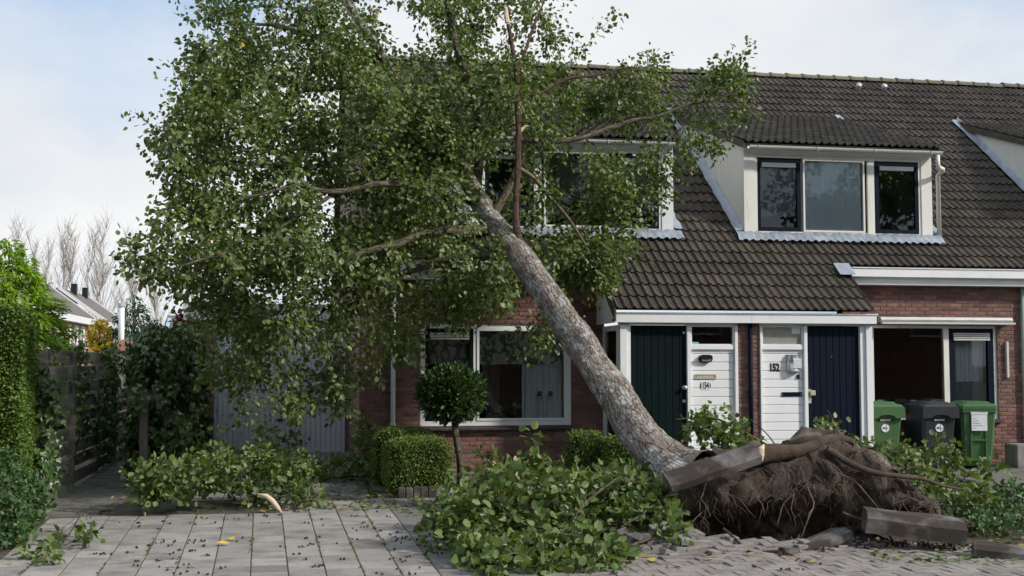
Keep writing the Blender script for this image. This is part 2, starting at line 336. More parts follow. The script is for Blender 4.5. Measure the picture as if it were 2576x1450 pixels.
M['sill'] = mat('sill_tile', (.035, .03, .032), (.06, .052, .052), 9, .5, .3, 50, rnd=.2)
M['zinc'] = mat('zinc', (.45, .46, .47), (.55, .56, .57), 5, .45, metal=.4)
M['gravel'] = mat('gravel', (.20, .185, .17), (.42, .40, .38), 42, .95, 1.0, 60, c3=(.07, .055, .04), c3scale=3, c3lo=.42, c3hi=.6, detail=2)
M['ground'] = mat('ground', (.055, .046, .034), (.10, .085, .06), 3, .95, .7, 20, c3=(.05, .09, .025), c3scale=.6, c3lo=.48, c3hi=.62)
M['path'] = mat('path_brick', (.10, .095, .088), (.16, .15, .14), 12, .95, .4, 60, rnd=.15, c3=(.05, .075, .02), c3scale=2, c3lo=.5, c3hi=.7)
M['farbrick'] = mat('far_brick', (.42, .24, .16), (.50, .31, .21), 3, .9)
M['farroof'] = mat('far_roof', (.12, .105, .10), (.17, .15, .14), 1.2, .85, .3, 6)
M['redroof'] = mat('red_shingle', (.19, .085, .07), (.25, .12, .095), 5, .9, .4, 20)
M['darkvoid'] = mat('dark_glass', (.02, .024, .03), rough=.1)
M['cone'] = mat('alder_cone', (.045, .025, .02), (.08, .045, .035), 20, .9, rnd=.3)
M['moss'] = mat('moss', (.055, .12, .012), (.10, .18, .02), 20, .9, .6, 80, rnd=.3)

# ------------------------------------------------------------------ leaves
LEAF_V = np.array([(0, 0, 0), (-.30, .16, .035), (-.42, .45, .05), (-.27, .78, .03), (0, 1, -.06), (.27, .78, .03), (.42, .45, .05), (.30, .16, .035), (0, .5, -.045)])
LEAF_F = np.array([(0, 8, 1), (1, 8, 2), (2, 8, 3), (3, 8, 4), (4, 8, 5), (5, 8, 6), (6, 8, 7), (7, 8, 0)])[:, ::-1]
LANCE_V = np.array([(0, 0, 0), (-.13, .35, .03), (-.10, .75, .0), (0, 1, -.08), (.10, .75, 0), (.13, .35, .03), (0, .5, -.02)])
LANCE_F = np.array([(0, 6, 1), (1, 6, 2), (2, 6, 3), (3, 6, 4), (4, 6, 5), (5, 6, 0)])[:, ::-1]
SMALL_V = np.array([(0, 0, 0), (-.34, .5, .06), (0, 1, -.04), (.34, .5, .06)])
SMALL_F = np.array([(0, 2, 1), (0, 3, 2)])
IVY_V = np.array([(0, 0, 0), (-.30, -.06, .0), (-.52, .30, .02), (-.22, .48, .04), (0, 1, -.06), (.22, .48, .04), (.52, .30, .02), (.30, -.06, .0), (0, .32, -.04)])
def norm(a): return a/np.maximum(1e-9, np.linalg.norm(a, axis=1, keepdims=True))
def leaf_frames(P, D, Nn, S, W=None):
    D = norm(D); X = norm(np.cross(D, Nn)); Z = np.cross(X, D)
    return X, D, Z
def leaves(name, P, D, Nn, S, mt, parent, V0=LEAF_V, F0=LEAF_F, kind='stuff', curl=.0):
    n = len(P); X, Y, Z = leaf_frames(P, D, Nn, S)
    k = len(V0); V = np.zeros((n, k, 3))
    wj = rng.uniform(.66, 1.08, (n, 1, 1)); cj = rng.uniform(.4, 2.6, (n, 1, 1))
    t = V0[None]
    V = P[:, None]+S[:, None, None]*(t[:, :, 0:1]*wj*X[:, None]+t[:, :, 1:2]*Y[:, None]+t[:, :, 2:3]*cj*Z[:, None])
    F = (np.arange(n)[:, None, None]*k+F0[None]).reshape(-1, 3)
    return npmesh(name, V.reshape(-1, 3), F, mt, parent, kind)
def rdir(n, bias=(0, 0, 0)): return norm(norm(rng.normal(size=(n, 3)))+np.array(bias))

def resample(pts, step):
    pts = [np.array(p, float) for p in pts]; P = [pts[0]]
    # catmull-rom
    ext = [2*pts[0]-pts[1]]+pts+[2*pts[-1]-pts[-2]]; outp = []
    for i in range(1, len(ext)-2):
        a, b, c, d = ext[i-1], ext[i], ext[i+1], ext[i+2]; n = max(2, int(np.linalg.norm(c-b)/step))
        for t in np.linspace(0, 1, n, endpoint=False):
            outp.append(.5*((2*b)+(-a+c)*t+(2*a-5*b+4*c-d)*t*t+(-a+3*b-3*c+d)*t**3))
    outp.append(pts[-1]); return np.array(outp)

def limb(name, pts, radii, mt, parent, n=14, step=.08, rough=.06, wob=.0, seed=0, flare=None, cut=None):
    "a bark-covered limb as one continuous surface with its own along-the-limb coordinates"
    P = resample(pts, step); K = len(P); rr = np.interp(np.linspace(0, 1, K), np.linspace(0, 1, len(radii)), radii)
    if wob:
        for k in range(K):
            q = noise.noise_vector(Vector((P[k]*1.7+seed))); P[k] += np.array(q)*wob*min(1, k/3)
    T = np.gradient(P, axis=0); T = norm(T); u = np.cross(T[0], (0, 0, 1.)); u /= np.linalg.norm(u)
    V = np.zeros((K, n, 3)); A = np.zeros((K, n, 3)); ln = 0
    for k in range(K):
        u = u-T[k]*np.dot(u, T[k]); u /= np.linalg.norm(u); v = np.cross(T[k], u)
        if k: ln += np.linalg.norm(P[k]-P[k-1])
        for a in range(n):
            an = 2*math.pi*a/n; c, s_ = math.cos(an), math.sin(an)
            r = rr[k]
            q = Vector((c*r*9+seed, s_*r*9, ln*2.2))
            r *= 1+rough*noise.noise(q)*1.6+rough*.7*noise.noise(q*3.1)
            if flare and k < flare: r *= 1+.5*((flare-k)/flare)**2*(1+.5*math.sin(an*4+1))
            V[k, a] = P[k]+(u*c+v*s_)*r; A[k, a] = (c*rr[k], s_*rr[k], ln)
    F = []
    for k in range(K-1):
        for a in range(n):
            a2 = (a+1) % n; F.append((k*n+a, k*n+a2, (k+1)*n+a2, (k+1)*n+a))
    o = npmesh(name, V.reshape(-1, 3), np.array(F), mt, parent, smooth=True)
    at_ = o.data.attributes.new('tc', 'FLOAT_VECTOR', 'POINT'); at_.data.foreach_set('vector', A.astype(np.float32).ravel())
    return o, P, rr

def grow(seeds, attr, seg=.24, r0=.012, rt=.0028, sag=.12, wig=.12, maxd=3.0):
    "connect every attraction point to the nearest existing wood; returns list of (path, radii)"
    pos = np.concatenate([s[0] for s in seeds]); rad = np.concatenate([s[1] for s in seeds])
    d0 = np.array([np.min(np.sum((pos-a)**2, axis=1)) for a in attr]); paths = []
    cap = len(pos)+len(attr)*16; PB = np.zeros((cap, 3)); RB = np.zeros(cap); n = len(pos); PB[:n] = pos; RB[:n] = rad
    for i in np.argsort(d0):
        a = attr[i]; dd = np.sum((PB[:n]-a)**2, axis=1); j = int(np.argmin(dd)); d = math.sqrt(dd[j])
        if d < .06 or d > maxd: continue
        k = max(2, int(math.ceil(d/seg))); t = np.linspace(0, 1, k+1)[:, None]
        b = PB[j]; off = rng.normal(size=3)*wig*d; off[2] += sag*d
        p = b+(a-b)*t+off*np.sin(math.pi*t)*.6; p[1:-1] += rng.normal(size=(k-1, 3))*.018
        rs = min(RB[j]*.75, r0*(.45+.55*min(1.5, d))); r = rs+(rt-rs)*np.linspace(0, 1, k+1)
        paths.append((p, r)); m_ = min(k, cap-n)
        PB[n:n+m_] = p[1:1+m_]; RB[n:n+m_] = r[1:1+m_]; n += m_
    return paths
def twigs(name, paths, mt, parent, n=4):
    V = []; F = []; b = 0
    for p, r in paths:
        K = len(p); T = norm(np.gradient(p, axis=0)); u = np.cross(T[0], (.3, .2, .93)); u /= np.linalg.norm(u)+1e-9
        for k in range(K):
            u = u-T[k]*np.dot(u, T[k]); u /= np.linalg.norm(u)+1e-9; v = np.cross(T[k], u)
            for a in range(n):
                an = 2*math.pi*a/n; V.append(p[k]+(u*math.cos(an)+v*math.sin(an))*r[k])
        for k in range(K-1):
            for a in range(n): F.append((b+k*n+a, b+k*n+(a+1) % n, b+(k+1)*n+(a+1) % n, b+(k+1)*n+a))
        b += K*n
    return npmesh(name, np.array(V), np.array(F), mt, parent, kind='stuff')
def leaf_points(paths, per, spread, size, tmin=.25, droop=-.5):
    "leaf origins, directions, normals and sizes along the outer part of twigs, on short side sprigs"
    P = []; D = []
    for p, r in paths:
        k = rng.poisson(per); 
        if k == 0: continue
        K = len(p); t = rng.uniform(tmin, 1, k)*(K-1); i = np.minimum(t.astype(int), K-2); f = (t-i)[:, None]
        b = p[i]*(1-f)+p[i+1]*f; tw = norm(p[i+1]-p[i]); side = rdir(k)
        side = norm(side-tw*np.sum(side*tw, axis=1, keepdims=True)+.35*tw)
        l = rng.uniform(.02, 1, (k, 1))*spread
        P.append(b+side*l); D.append(norm(side*.8+tw*.4+rng.normal(size=(k, 3))*.45+np.array((0, 0, droop))))
    P = np.concatenate(P); D = np.concatenate(D); n = len(P)
    Nn = rdir(n, (.2, -.35, .55)); S = size*rng.uniform(.62, 1.25, n)
    return P, D, Nn, S
def ellip(n, c, r, shell=.0):
    d = norm(rng.normal(size=(n, 3))); q = rng.uniform(shell, 1, (n, 1))**(1/3.); return np.array(c)+d*q*np.array(r)

# ================================================================== SETTING
def pit(X, Y):
    d = ((X-4.55)/1.05)**2+((Y-11.35)/.5)**2
    return -.42*math.exp(-d*1.6)
xs = [-700, -300, -120, -60, -30, -16, -10]+list(np.arange(-8, 16.01, .25))+[20, 30, 60, 120, 300, 700]
ys = [-700, -300, -100, -40, -15, -4, 2, 6]+list(np.arange(8, 24.01, .2))+[26, 30, 40, 60, 100, 180, 320, 700]
mb = MB()
for Y in ys:
    for X in xs: mb.v.append((X, Y, gz(Y)-.022+pit(X, Y)+(.012*noise.noise(Vector((X*2, Y*2, 0))) if 7 < Y < 25 else 0)))
nx = len(xs)
for j in range(len(ys)-1):
    for i in range(nx-1): mb.f.append((j*nx+i, j*nx+i+1, (j+1)*nx+i+1, (j+1)*nx+i))
struct(mb.build('ground', M['ground'], smooth=True))

SL = math.atan(.018)
def sheet(name, poly, dz, mt):
    mb = MB(); mb.v = [(x, y, gz(y)+dz) for x, y in poly]; mb.f = [tuple(range(len(poly)))]
    return struct(mb.build(name, mt))
# driveway: 30 cm concrete slabs in straight columns
TR = R(1.7)
drive = sheet('driveway', [(-2.75, 8.6), (1.92, 8.6), (1.78, 14.9), (-2.9, 14.9)], -.0065, M['joint'])
slab_me = MB().bbox(-.149, .149, -.1475, .1475, -.04, 0, .004).mesh('slab'); slab_me.materials.append(M['slab'])
slabd_me = slab_me.copy(); slabd_me.materials.clear(); slabd_me.materials.append(M['slabdark'])
cnt = 0
for c in range(-8, 6):
    for r in range(0, 20):
        lx = .308*(c+.5)-.372; ly = 8.85+.317*r+((c*37) % 10)*.012
        X = lx*math.cos(TR)-(ly-10.29)*math.sin(TR); Y = 10.29+(ly-10.29)*math.cos(TR)+lx*math.sin(TR)
        if X < -2.62 or (Y > 13.72 and X < -.1) or Y > 14.75: continue
        h = gz(Y)+rng.normal()*.0014
        inst('slab', slabd_me if (rng.random() < .045 or (c == 5)) else slab_me, drive, (X, Y, h), (SL+rng.normal()*.003, rng.normal()*.003, TR+rng.normal()*.006)); cnt += 1
# forecourt in front of the garage: larger grey slabs, mostly under fallen twigs
fore = sheet('forecourt', [(-1.55, 14.9), (.95, 14.9), (.85, 21.2), (-1.5, 21.2)], -.014, M['joint'])
big = MB().bbox(-.295, .295, -.295, .295, -.04, 0, .006).mesh('slab'); big.materials.append(M['slabdark'])
for i in range(4):
    for j in range(10):
        Y = 15.25+.605*j; inst('slab', big, fore, (-1.2+.605*i, Y, gz(Y)+rng.normal()*.002), (SL, 0, rng.normal()*.004))
# footpath beside the fence
path = sheet('footpath', [(-2.86, 13.75), (-2.12, 13.75), (-2.12, 24), (-2.86, 24)], -.012, M['joint'])
pb = MB().bbox(-.1, .1, -.05, .05, -.04, 0, .004).mesh('paver'); pb.materials.append(M['path'])
k = 0
for j in range(58):
    for i in range(4):
        Y = 13.85+.105*j; X = -2.78+.205*i+(.1 if j % 2 else 0)
        if X > -2.14: continue
        inst('paver', pb, path, (X, Y, gz(Y)+rng.normal()*.003), (SL+rng.normal()*.01, rng.normal()*.01, rng.normal()*.01))
# border strip of dark kerb slabs along the driveway
strip = sheet('kerb_strip', [(1.74, 8.6), (2.02, 8.6), (1.86, 14.6), (1.6, 14.6)], -.006, M['joint'])
for j in range(12):
    Y = 8.85+.5*j; X = 1.87-(Y-8.6)*.024
    mbk = None
    inst('slab', slabd_me, strip, (X, Y, gz(Y)+.004), (SL, 0, TR), (.8, 1.62, 1))
# gravel bed before the front window, soil bed on the right, soil bed bottom left
sheet('gravel_bed', [(1.0, 14.75), (4.4, 14.2), (4.5, 17.7), (.95, 17.7)], -.004, M['gravel'])
sheet('planting_bed', [(5.7, 10.75), (9.2, 9.9), (14, 12), (14, 15.2), (6.2, 14.6)], -.006, M['soil'])
sheet('shrub_bed', [(-6, 8.6), (-2.55, 8.6), (-2.72, 12.4), (-3.0, 13.6), (-6, 13.6)], -.004, M['soil'])
sheet('front_path', [(6.2, 14.6), (14, 15.2), (14, 17.7), (4.5, 17.7), (4.5, 14.4)], -.008, M['path'])
# road: herringbone pavers, heaved up beside the root plate
road = sheet('road', [(1.9, 6), (12, 6), (12, 9.3), (9.2, 9.9), (5.9, 10.72), (5.3, 10.82), (3.6, 10.95), (2.6, 11.4), (1.85, 11.6)], -.016, M['joint'])
pm = MB().bbox(-.0985, .0985, -.0485, .0485, -.06, 0, .004).mesh('paver'); pm.materials.append(M['paver'])
cand = []
def roadlim(X):   # far edge of the paving
    return np.interp(X, [1.9, 2.7, 3.3, 3.8, 5.3, 5.9, 9.2], [11.5, 11.45, 11.2, 10.98, 10.86, 10.72, 9.9])
for a in range(-60, 90):
    for b in range(-60, 90):
        # 90-degree herringbone: each L-pair repeats on the lattice (1,1),(2,-2) in units of one paver width
        ox, oy = (a+b*2)*.1, (a-b*2)*.1
        for h in (0, 1):
            X, Y, rz = (ox+.1, oy+.05, 0) if h == 0 else (ox+.25, oy+.0, math.pi/2)
            cx = 2.0+X; cy = 9.0+Y
            rx = R(2.2); X2 = 4+(cx-4)*math.cos(rx)-(cy-10)*math.sin(rx); Y2 = 10+(cx-4)*math.sin(rx)+(cy-10)*math.cos(rx)
            if X2 < 2.02 or X2 > 8.6 or Y2 < 9.0 or Y2 > roadlim(X2)-.06: continue
            cand.append((X2, Y2, rz+rx))
def heave(X, Y):
    d = math.exp(-(((X-3.45)/.55)**2+((Y-11.0)/.42)**2)); e = .05*math.exp(-(((X-4.5)/1.3)**2+((Y-10.75)/.2)**2))
    return .16*d+e
cand.sort(key=lambda q: (q[1] < 9.55, abs(q[0]-4.8)+.8*abs(q[1]-10.3)))
mbs = MB(); npv = 0
rest = []
for q in cand:
    X, Y, rz = q; hv = heave(X, Y); j = 1+hv*40
    loc = (X, Y, gz(Y)+hv+rng.normal()*.003*j); rot = (SL+rng.normal()*.012*j, rng.normal()*.012*j-(hv > .05)*.12, rz+rng.normal()*.008*j)
    if npv < 296: inst('paver', pm, road, loc, rot); npv += 1
    else: rest.append((loc, rot))
pv = np.array([v.co[:] for v in pm.vertices]); V = []; F = []
from mathutils import Euler
fcs = [tuple(p.vertices) for p in pm.polygons]
big_mb = MB()
for loc, rot in rest:
    mt = np.array(Euler(rot).to_matrix()); b = len(big_mb.v); big_mb.v += [tuple(x) for x in (pv@mt.T+np.array(loc))]; big_mb.f += [tuple(i+b for i in f) for f in fcs]
if rest: big_mb.build('paving_field', M['paver'], road, kind='stuff')
print('pavers', npv, len(rest), 'slabs', cnt)

# ================================================================== HOUSES
YW = 17.7; AL = R(37); TA = math.tan(AL); YE = 16.55; Z0 = AZ(1880, 783, YE)
def RZ(Y): return Z0+TA*(Y-YE)
YR = 23.62; ZR = RZ(YR)
XL, XP, XB, XE = AX(905, YW), AX(1812, YE, 780), 12.0, 18.0
XPW = AX(1883, 16.75)                    # party line between the two front doors
G = gz(YW)
h154 = thing('terraced_house', 'brick terraced house numbered 154 that the fallen tree leans on, dark green front door', 'house', (3.5, YW, G))
h152 = thing('terraced_house', 'brick terraced house numbered 152 with navy front door and whole dormer in view', 'house', (9, YW, G))
h150 = thing('terraced_house', 'terraced house cut by the picture edge, only its tiled roof and dormer cheek showing', 'house', (15, YW, G))

# --- brick walls, every brick in stretcher bond
BL, BH, JT = .205, .050, .0125
brick_me = MB().bbox(0, BL, 0, .05, 0, BH, .003).mesh('brick'); brick_me.materials.append(M['brick'])
def brick_wall(parent, X0, X1, Z0_, Z1, Y, openings, limit, prefer):
    items = []; row = 0; z = Z0_
    while z < Z1-.01:
        x = X0-(0 if row % 2 == 0 else (BL+JT)/2)
        while x < X1:
            seg = [(max(x, X0), min(x+BL, X1))]
            for (a, b, c, d) in openings:
                if z+BH > c and z < d:
                    ns = []
                    for s0, s1 in seg:
                        if b <= s0 or a >= s1: ns.append((s0, s1)); continue
                        if a > s0: ns.append((s0, a-.008))
                        if b < s1: ns.append((b+.008, s1))
                    seg = ns
            items += [(s0, s1, z) for s0, s1 in seg if s1-s0 > .02]
            x += BL+JT
        z += BH+JT; row += 1
    items.sort(key=prefer); mb = MB()
    for k, (s0, s1, z) in enumerate(items):
        yy = Y+rng.normal()*.0012
        if k < limit: inst('brick', brick_me, parent, (s0, yy, z), (0, 0, 0), ((s1-s0)/BL, 1, 1))
        else: mb.box(s0, s1, yy, yy+.05, z, z+BH)
    if mb.v: mb.build('brickwork', M['brick'], parent, kind='stuff')
def wall_sheet(house, X0, X1, z0, z1, Y, openings, name='wall', th=.2):
    "mortar backing with openings cut out"
    xs_ = sorted(set([X0, X1]+[v for o in openings for v in o[:2] if X0 < v < X1])); zs = sorted(set([z0, z1]+[v for o in openings for v in o[2:] if z0 < v < z1]))
    mb = MB()
    for i in range(len(xs_)-1):
        for j in range(len(zs)-1):
            cx, cz = (xs_[i]+xs_[i+1])/2, (zs[j]+zs[j+1])/2
            if any(o[0] < cx < o[1] and o[2] < cz < o[3] for o in openings): continue
            mb.box(xs_[i], xs_[i+1], Y, Y+th, zs[j], zs[j+1])
    return mb.build(name, M['mortar'], house)
# front window of 154 and front window of 152
W1 = (AX(1058, YW), AX(1437, YW), AZ(1250, 1071, YW), AZ(1250, 815, YW))
W2 = (AX(2194, YW), AX(2509, YW), AZ(2300, 1056, YW), AZ(2300, 819, YW))
ZF0, ZF1, ZFM = AZ(2300, 717, 17.45), AZ(2300, 675, 17.45), AZ(2300, 700, 17.45)   # fascia bottom, gutter top, step
w154 = wall_sheet(h154, XL, 4.6, G-.3, ZF0+.2, YW+.007, [W1])
brick_wall(w154, XL, 4.6, G-.05, ZF0+.03, YW, [W1], 298, lambda q: abs(q[0]-2.9)*.6+abs(q[2]-1.1))
w152 = wall_sheet(h152, 8.5, 12.4, G-.3, ZF0+.2, YW+.007, [W2])
brick_wall(w152, 8.5, 12.0, G-.05, ZF0+.03, YW, [W2], 298, lambda q: abs(q[0]-10.6)*.6+abs(q[2]-1.7))
# gable side of 154 (seen edge-on beside the garage)
def gable_mat():
    Mx = mat('gable_brick', (.3, .16, .13)); t = Mx.node_tree; p = [q for q in t.nodes if q.type == 'BSDF_PRINCIPLED'][0]
    b = t.nodes.new('ShaderNodeTexBrick'); b.inputs['Scale'].default_value = 1; b.inputs['Brick Width'].default_value = .2175; b.inputs['Row Height'].default_value = .0625; b.inputs['Mortar Size'].default_value = .006
    b.inputs['Color1'].default_value = (.27, .12, .095, 1); b.inputs['Color2'].default_value = (.21, .085, .065, 1); b.inputs['Mortar'].default_value = (.25, .22, .2, 1)
    g = t.nodes.new('ShaderNodeTexCoord'); s = t.nodes.new('ShaderNodeSeparateXYZ'); c = t.nodes.new('ShaderNodeCombineXYZ')
    t.links.new(g.outputs['Object'], s.inputs[0]); t.links.new(s.outputs[1], c.inputs[0]); t.links.new(s.outputs[2], c.inputs[1]); t.links.new(c.outputs[0], b.inputs[0]); t.links.new(b.outputs[0], p.inputs['Base Color'])
    return Mx
M['gable'] = gable_mat()
mb = MB(); mb.prism_x([(YW+.21, G-.3), (YW+.21, ZF1), (YR, ZR-.1), (29.7, ZF1), (29.7, G-.3)], XL, XL+.2); mb.build('gable_wall', M['gable'], h154)

# --- roofs: S-profile concrete tiles
TW, TG = .264, .32
def tile_mesh(name='tile', amp=.036, L_=.38):
    n = 16; mb = MB(); pr = []
    for i in range(n+1):
        u = i/n; ph = (u*2) % 1.0 if i < n else 1.0
        # narrow roll, then a long shallow pan
        hgt = amp*math.cos(ph/.30*math.pi/2)**.8 if ph < .30 else (amp*.14*(ph-.3)/.5 if ph < .8 else amp*(.14+.86*math.sin((ph-.8)/.2*math.pi/2)))
        # steep rise to the left, long fall to the right
        pr.append((u*(TW-.002), hgt))
    for yy, lift in ((0, .034), (L_, .002)):
        for x, h_ in pr: mb.v.append((x, yy, lift+h_))
    for x, h_ in pr: mb.v.append((x, .004, .010+h_))
    k = n+1
    for i in range(n):
        mb.f.append((i, i+1, k+i+1, k+i)); mb.f.append((2*k+i, 2*k+i+1, i+1, i))
    mb.f.append((0, k, 2*k)); mb.f.append((k-1, 3*k-1, 2*k-1))
    me = mb.mesh(name); me.materials.append(M['tile']); return me
tile_me = tile_mesh()
tvv = np.array([v.co[:] for v in tile_me.vertices]); tff = [tuple(p.vertices) for p in tile_me.polygons]
def lay(parent, items, ang, limit, name='tile'):
    rm = Euler((ang, 0, 0)).to_matrix(); rmn = np.array(rm); mb = MB()
    for k, (X, Y, Z) in enumerate(items):
        if k < limit:
            inst(name, tile_me, parent, (X, Y, Z+rng.normal()*.0015), (ang+rng.normal()*.006, rng.normal()*.006, rng.normal()*.004))
        else:
            b = len(mb.v); mb.v += [tuple(q) for q in (tvv@rmn.T+np.array((X, Y, Z+rng.normal()*.002)))]; mb.f += [tuple(i+b for i in f) for f in tff]
    if mb.v: mb.build('tile_field', M['tile'], parent, kind='stuff')
# dormers: X0, X1
YD = 18.27
D154 = (AX(1182, YD, 450), AX(1692, YD, 450)); D152 = (AX(1870, YD, 480), AX(2342, YD, 480))
def onroof(x, y):
    d = FW+RT*((x-1288)/FPX)-UP*((y-725)/FPX); n = Vector((0, -math.sin(AL), math.cos(AL))); p0 = Vector((0, YE, Z0)); return CAM+d*((p0-CAM).dot(n)/d.dot(n))
X150 = onroof(2402, 307).x; D150 = (X150, X150+3.4)
YM = onroof(1690, 285).y; ZDE = AZ(2100, 366, 18.05)
BE = math.atan((RZ(YM)-ZDE)/(YM-18.05))
PX0, PX1 = AX(1550, YE, 783), AX(2206, YE, 785)
roofs = {}
for h, a, b in ((h154, XL-.12, XP), (h152, XP, XB), (h150, XB, XE)):
    mb = MB(); t = .05
    mb.quad((a, 17.55, RZ(17.55)-.01), (b, 17.55, RZ(17.55)-.01), (b, YR, ZR-.01), (a, YR, ZR-.01)); mb.quad((b, 29.9, ZF1), (a, 29.9, ZF1), (a, YR, ZR-.01), (b, YR, ZR-.01))
    pa, pb2 = max(a, PX0), min(b, PX1)
    if pa < pb2: mb.quad((pa, YE+.03, RZ(YE+.03)-.02), (pb2, YE+.03, RZ(YE+.03)-.02), (pb2, 17.6, RZ(17.6)-.02), (pa, 17.6, RZ(17.6)-.02))
    roofs[h.name] = mb.build('roof', M['deck'], h)
def covered(X, Y):
    for d in (D154, D152, D150):
        if d[0]-.02 < X < d[1]-.05 and YD-.1 < Y:
            if Y < YM-.15: return True
    return False
items = {h154.name: [], h152.name: [], h150.name: []}
nr = int((YR-YE)/math.cos(AL)/TG)
for r in range(nr):
    s = r*TG; Y = YE+s*math.cos(AL); Z = Z0+s*math.sin(AL)
    for c in range(-2, 70):
        X = PX0+TW*(c-14)
        if X < XL-.12 or X > XE: continue
        if r < 4 and not (PX0-.02 <= X <= PX1-TW+.03): continue
        if covered(X+TW/2, Y): continue
        h = h154 if X+TW/2 < XP else h152 if X < XB else h150
        items[h.name].append((X, Y, Z))
def vis(q):
    d = (Vector(q)-CAM); u = d.dot(RT)/d.dot(FW)*FPX+1288
    return d.length+(6 if u < 1480 else 0)+(20 if u > 2640 else 0)
for h in (h154, h152, h150):
    it = sorted(items[h.name], key=vis); lay(roofs[h.name], it, AL, 270)
    # ridge tiles
a_ = [(math.cos(R(q))*.115, math.sin(R(q))*.10) for q in range(0, 181, 20)]
mb = MB(); Lr = .36
for x, s in ((0, 1.14), (.05, 1.12), (.051, 1.0), (Lr+.03, .95)): mb.v += [(x, y*s, z*s) for y, z in a_]
k = len(a_)
for j in range(3):
    for i in range(k-1): mb.f.append((j*k+i, j*k+i+1, (j+1)*k+i+1, (j+1)*k+i))
mb.f.append(tuple(range(k)))
ridge_me = mb.mesh('ridge_tile'); ridge_me.materials.append(M['ridge'])
X = XL-.12
while X < XE:
    h = h154 if X < XP else h152 if X < XB else h150
    inst('ridge_tile', ridge_me, roofs[h.name], (X, YR, ZR-.035+rng.normal()*.004), (0, rng.normal()*.008, 0)); X += Lr
# verge on the left edge of the porch roof and party seam
mb = MB(); mb.prism_x([(YE-.02, Z0-.16), (YE-.02, Z0+.03), (17.5, RZ(17.5)+.05), (17.5, RZ(17.5)-.16)], PX0-.03, PX0-.004); mb.build('verge', M['tile'], roofs[h154.name])
mb = MB()
for k in range(26):
    s = k*TG+.02; Y = YE+s*math.cos(AL); 
    if Y > YR: break
    Z = RZ(Y)+.062; mb.box(XP-.012+rng.normal()*.006, XP+.018, Y, Y+TG*.8, Z-.012, Z+.004+.0*k)
# small moss cushions on the low tiles
V = []; mbm = MB()
for k in range(520):
    X = rng.uniform(PX0, PX1); s = rng.uniform(0, 3.2)**1.0; Y = YE+s*math.cos(AL); 
    if covered(X, Y): continue
    s2 = (s % TG); lift = .036+.0-.032*(s2/.4); r = rng.uniform(.006, .018); c = Vector((X, Y, RZ(Y)+lift/math.cos(AL)+.006))
    mbm.cyl(c-Vector((0, 0, .005)), (0, -.5, .85), r, r*.7, 6, r*.4)
mbm.build('moss', M['moss'], roofs[h152.name], kind='stuff')
# roof vents
for x, y in ((3055-2600+2600, 326), (3146, 329)):
    p = onroof(x/1.4155, y/1.4155); mb = MB(); mb.tube([p+Vector((0, .03, -.02)), p+Vector((0, -.02, .10)), p+Vector((0, -.07, .13))], [.05, .055, .06], 12); mb.build('vent_cap', M['zinc'], roofs[h152.name], smooth=True)
# --- box gutters and fascias
def box_gutter(h, X0, X1):
    mb = MB(); mb.prism_x([(YW-.005, ZF0), (17.49, ZF0), (17.49, ZFM), (17.40, ZFM+.012), (17.40, ZF1-.015), (17.385, ZF1-.015), (17.385, ZF1), (17.43, ZF1), (17.43, ZF1-.05), (YW-.005, ZF1-.05)], X0, X1)
    return mb.build('gutter', M['white'], h)
box_gutter(h154, XL-.12, PX0-.04); box_gutter(h152, PX1+.03, XB); box_gutter(h150, XB+.003, XE)
mb = MB(); c = at(2126, 680, 17.35); mb.quad((PX1-.26, 17.2, RZ(17.2)+.12), (PX1+.0, 17.2, RZ(17.2)+.12), (PX1+.0, 17.45, RZ(17.45)+.13), (PX1-.26, 17.45, RZ(17.45)+.13)); mb.build('lead_flap', M['lead'], roofs[h152.name])

# --- porch
YPF = 16.60; YPD = 16.74
zf1, zf0 = AZ(1880, 788, YPF), AZ(1880, 813, YPF)
def porch_gutter(h, X0, X1, endL, endR):
    mb = MB(); mb.box(X0, X1, YPF, YPF+.03, zf0, zf1-.018); mb.box(X0-(.012 if endL else 0), X1+(.02 if endR else 0), YPF-.014, YPF+.022, zf1-.017, zf1)
    mb.box(X0, X1, YPF+.03, YPF+.19, zf0+.02, zf0+.05)
    if endL: mb.box(X0, X0+.025, YPF+.031, YW, zf0-.002, zf1+.34 if False else zf1-.02)
    if endR: mb.box(X1-.025, X1, YPF+.031, YW, zf0-.002, zf1-.02)
    return mb.build('porch_fascia', M['white'], h)
porch_gutter(h154, PX0, XPW-.002, True, False); porch_gutter(h152, XPW+.002, PX1+.02, False, True)
mb = MB(); mb.prism_x([(YPF+.04, zf1-.02), (YW, zf1-.02), (YW, RZ(YW)-.05), (YPF+.04, Z0-.04)], PX0+.002, PX0+.02); mb.build('porch_cheek', M['white'], h154)
gP = gz(16.7)
def P(x): return AX(x, YPD, 950)
def ZP(y, x=1880): return AZ(x, y, YPD)
# soffit rail over the doors
for h, a, b in ((h154, P(1557.8), P(1856)), (h152, P(1911.5), P(2191.8))):
    MB().box(a, b, YPD-.01, YPD+.07, ZP(819), zf0+.018).build('head_rail', M['white'], h)
top = ZP(819.5)
def post(h, a, b, y0=YPD-.06, y1=YPD+.08): return MB().bbox(P(a), P(b)-.002, y0, y1, gP-.02, top, .004).build('post', M['white'], h)
post(h154, 1557.8, 1576); post(h154, 1576, 1586, YPD-.03); post(h154, 1727.8, 1738, YPD-.03); post(h154, 1848, 1856, YPD-.03)
post(h152, 1911.5, 1917, YPD-.03); post(h152, 2022, 2031, YPD-.03); post(h152, 2163, 2176, YPD-.03); post(h152, 2176, 2191.8)
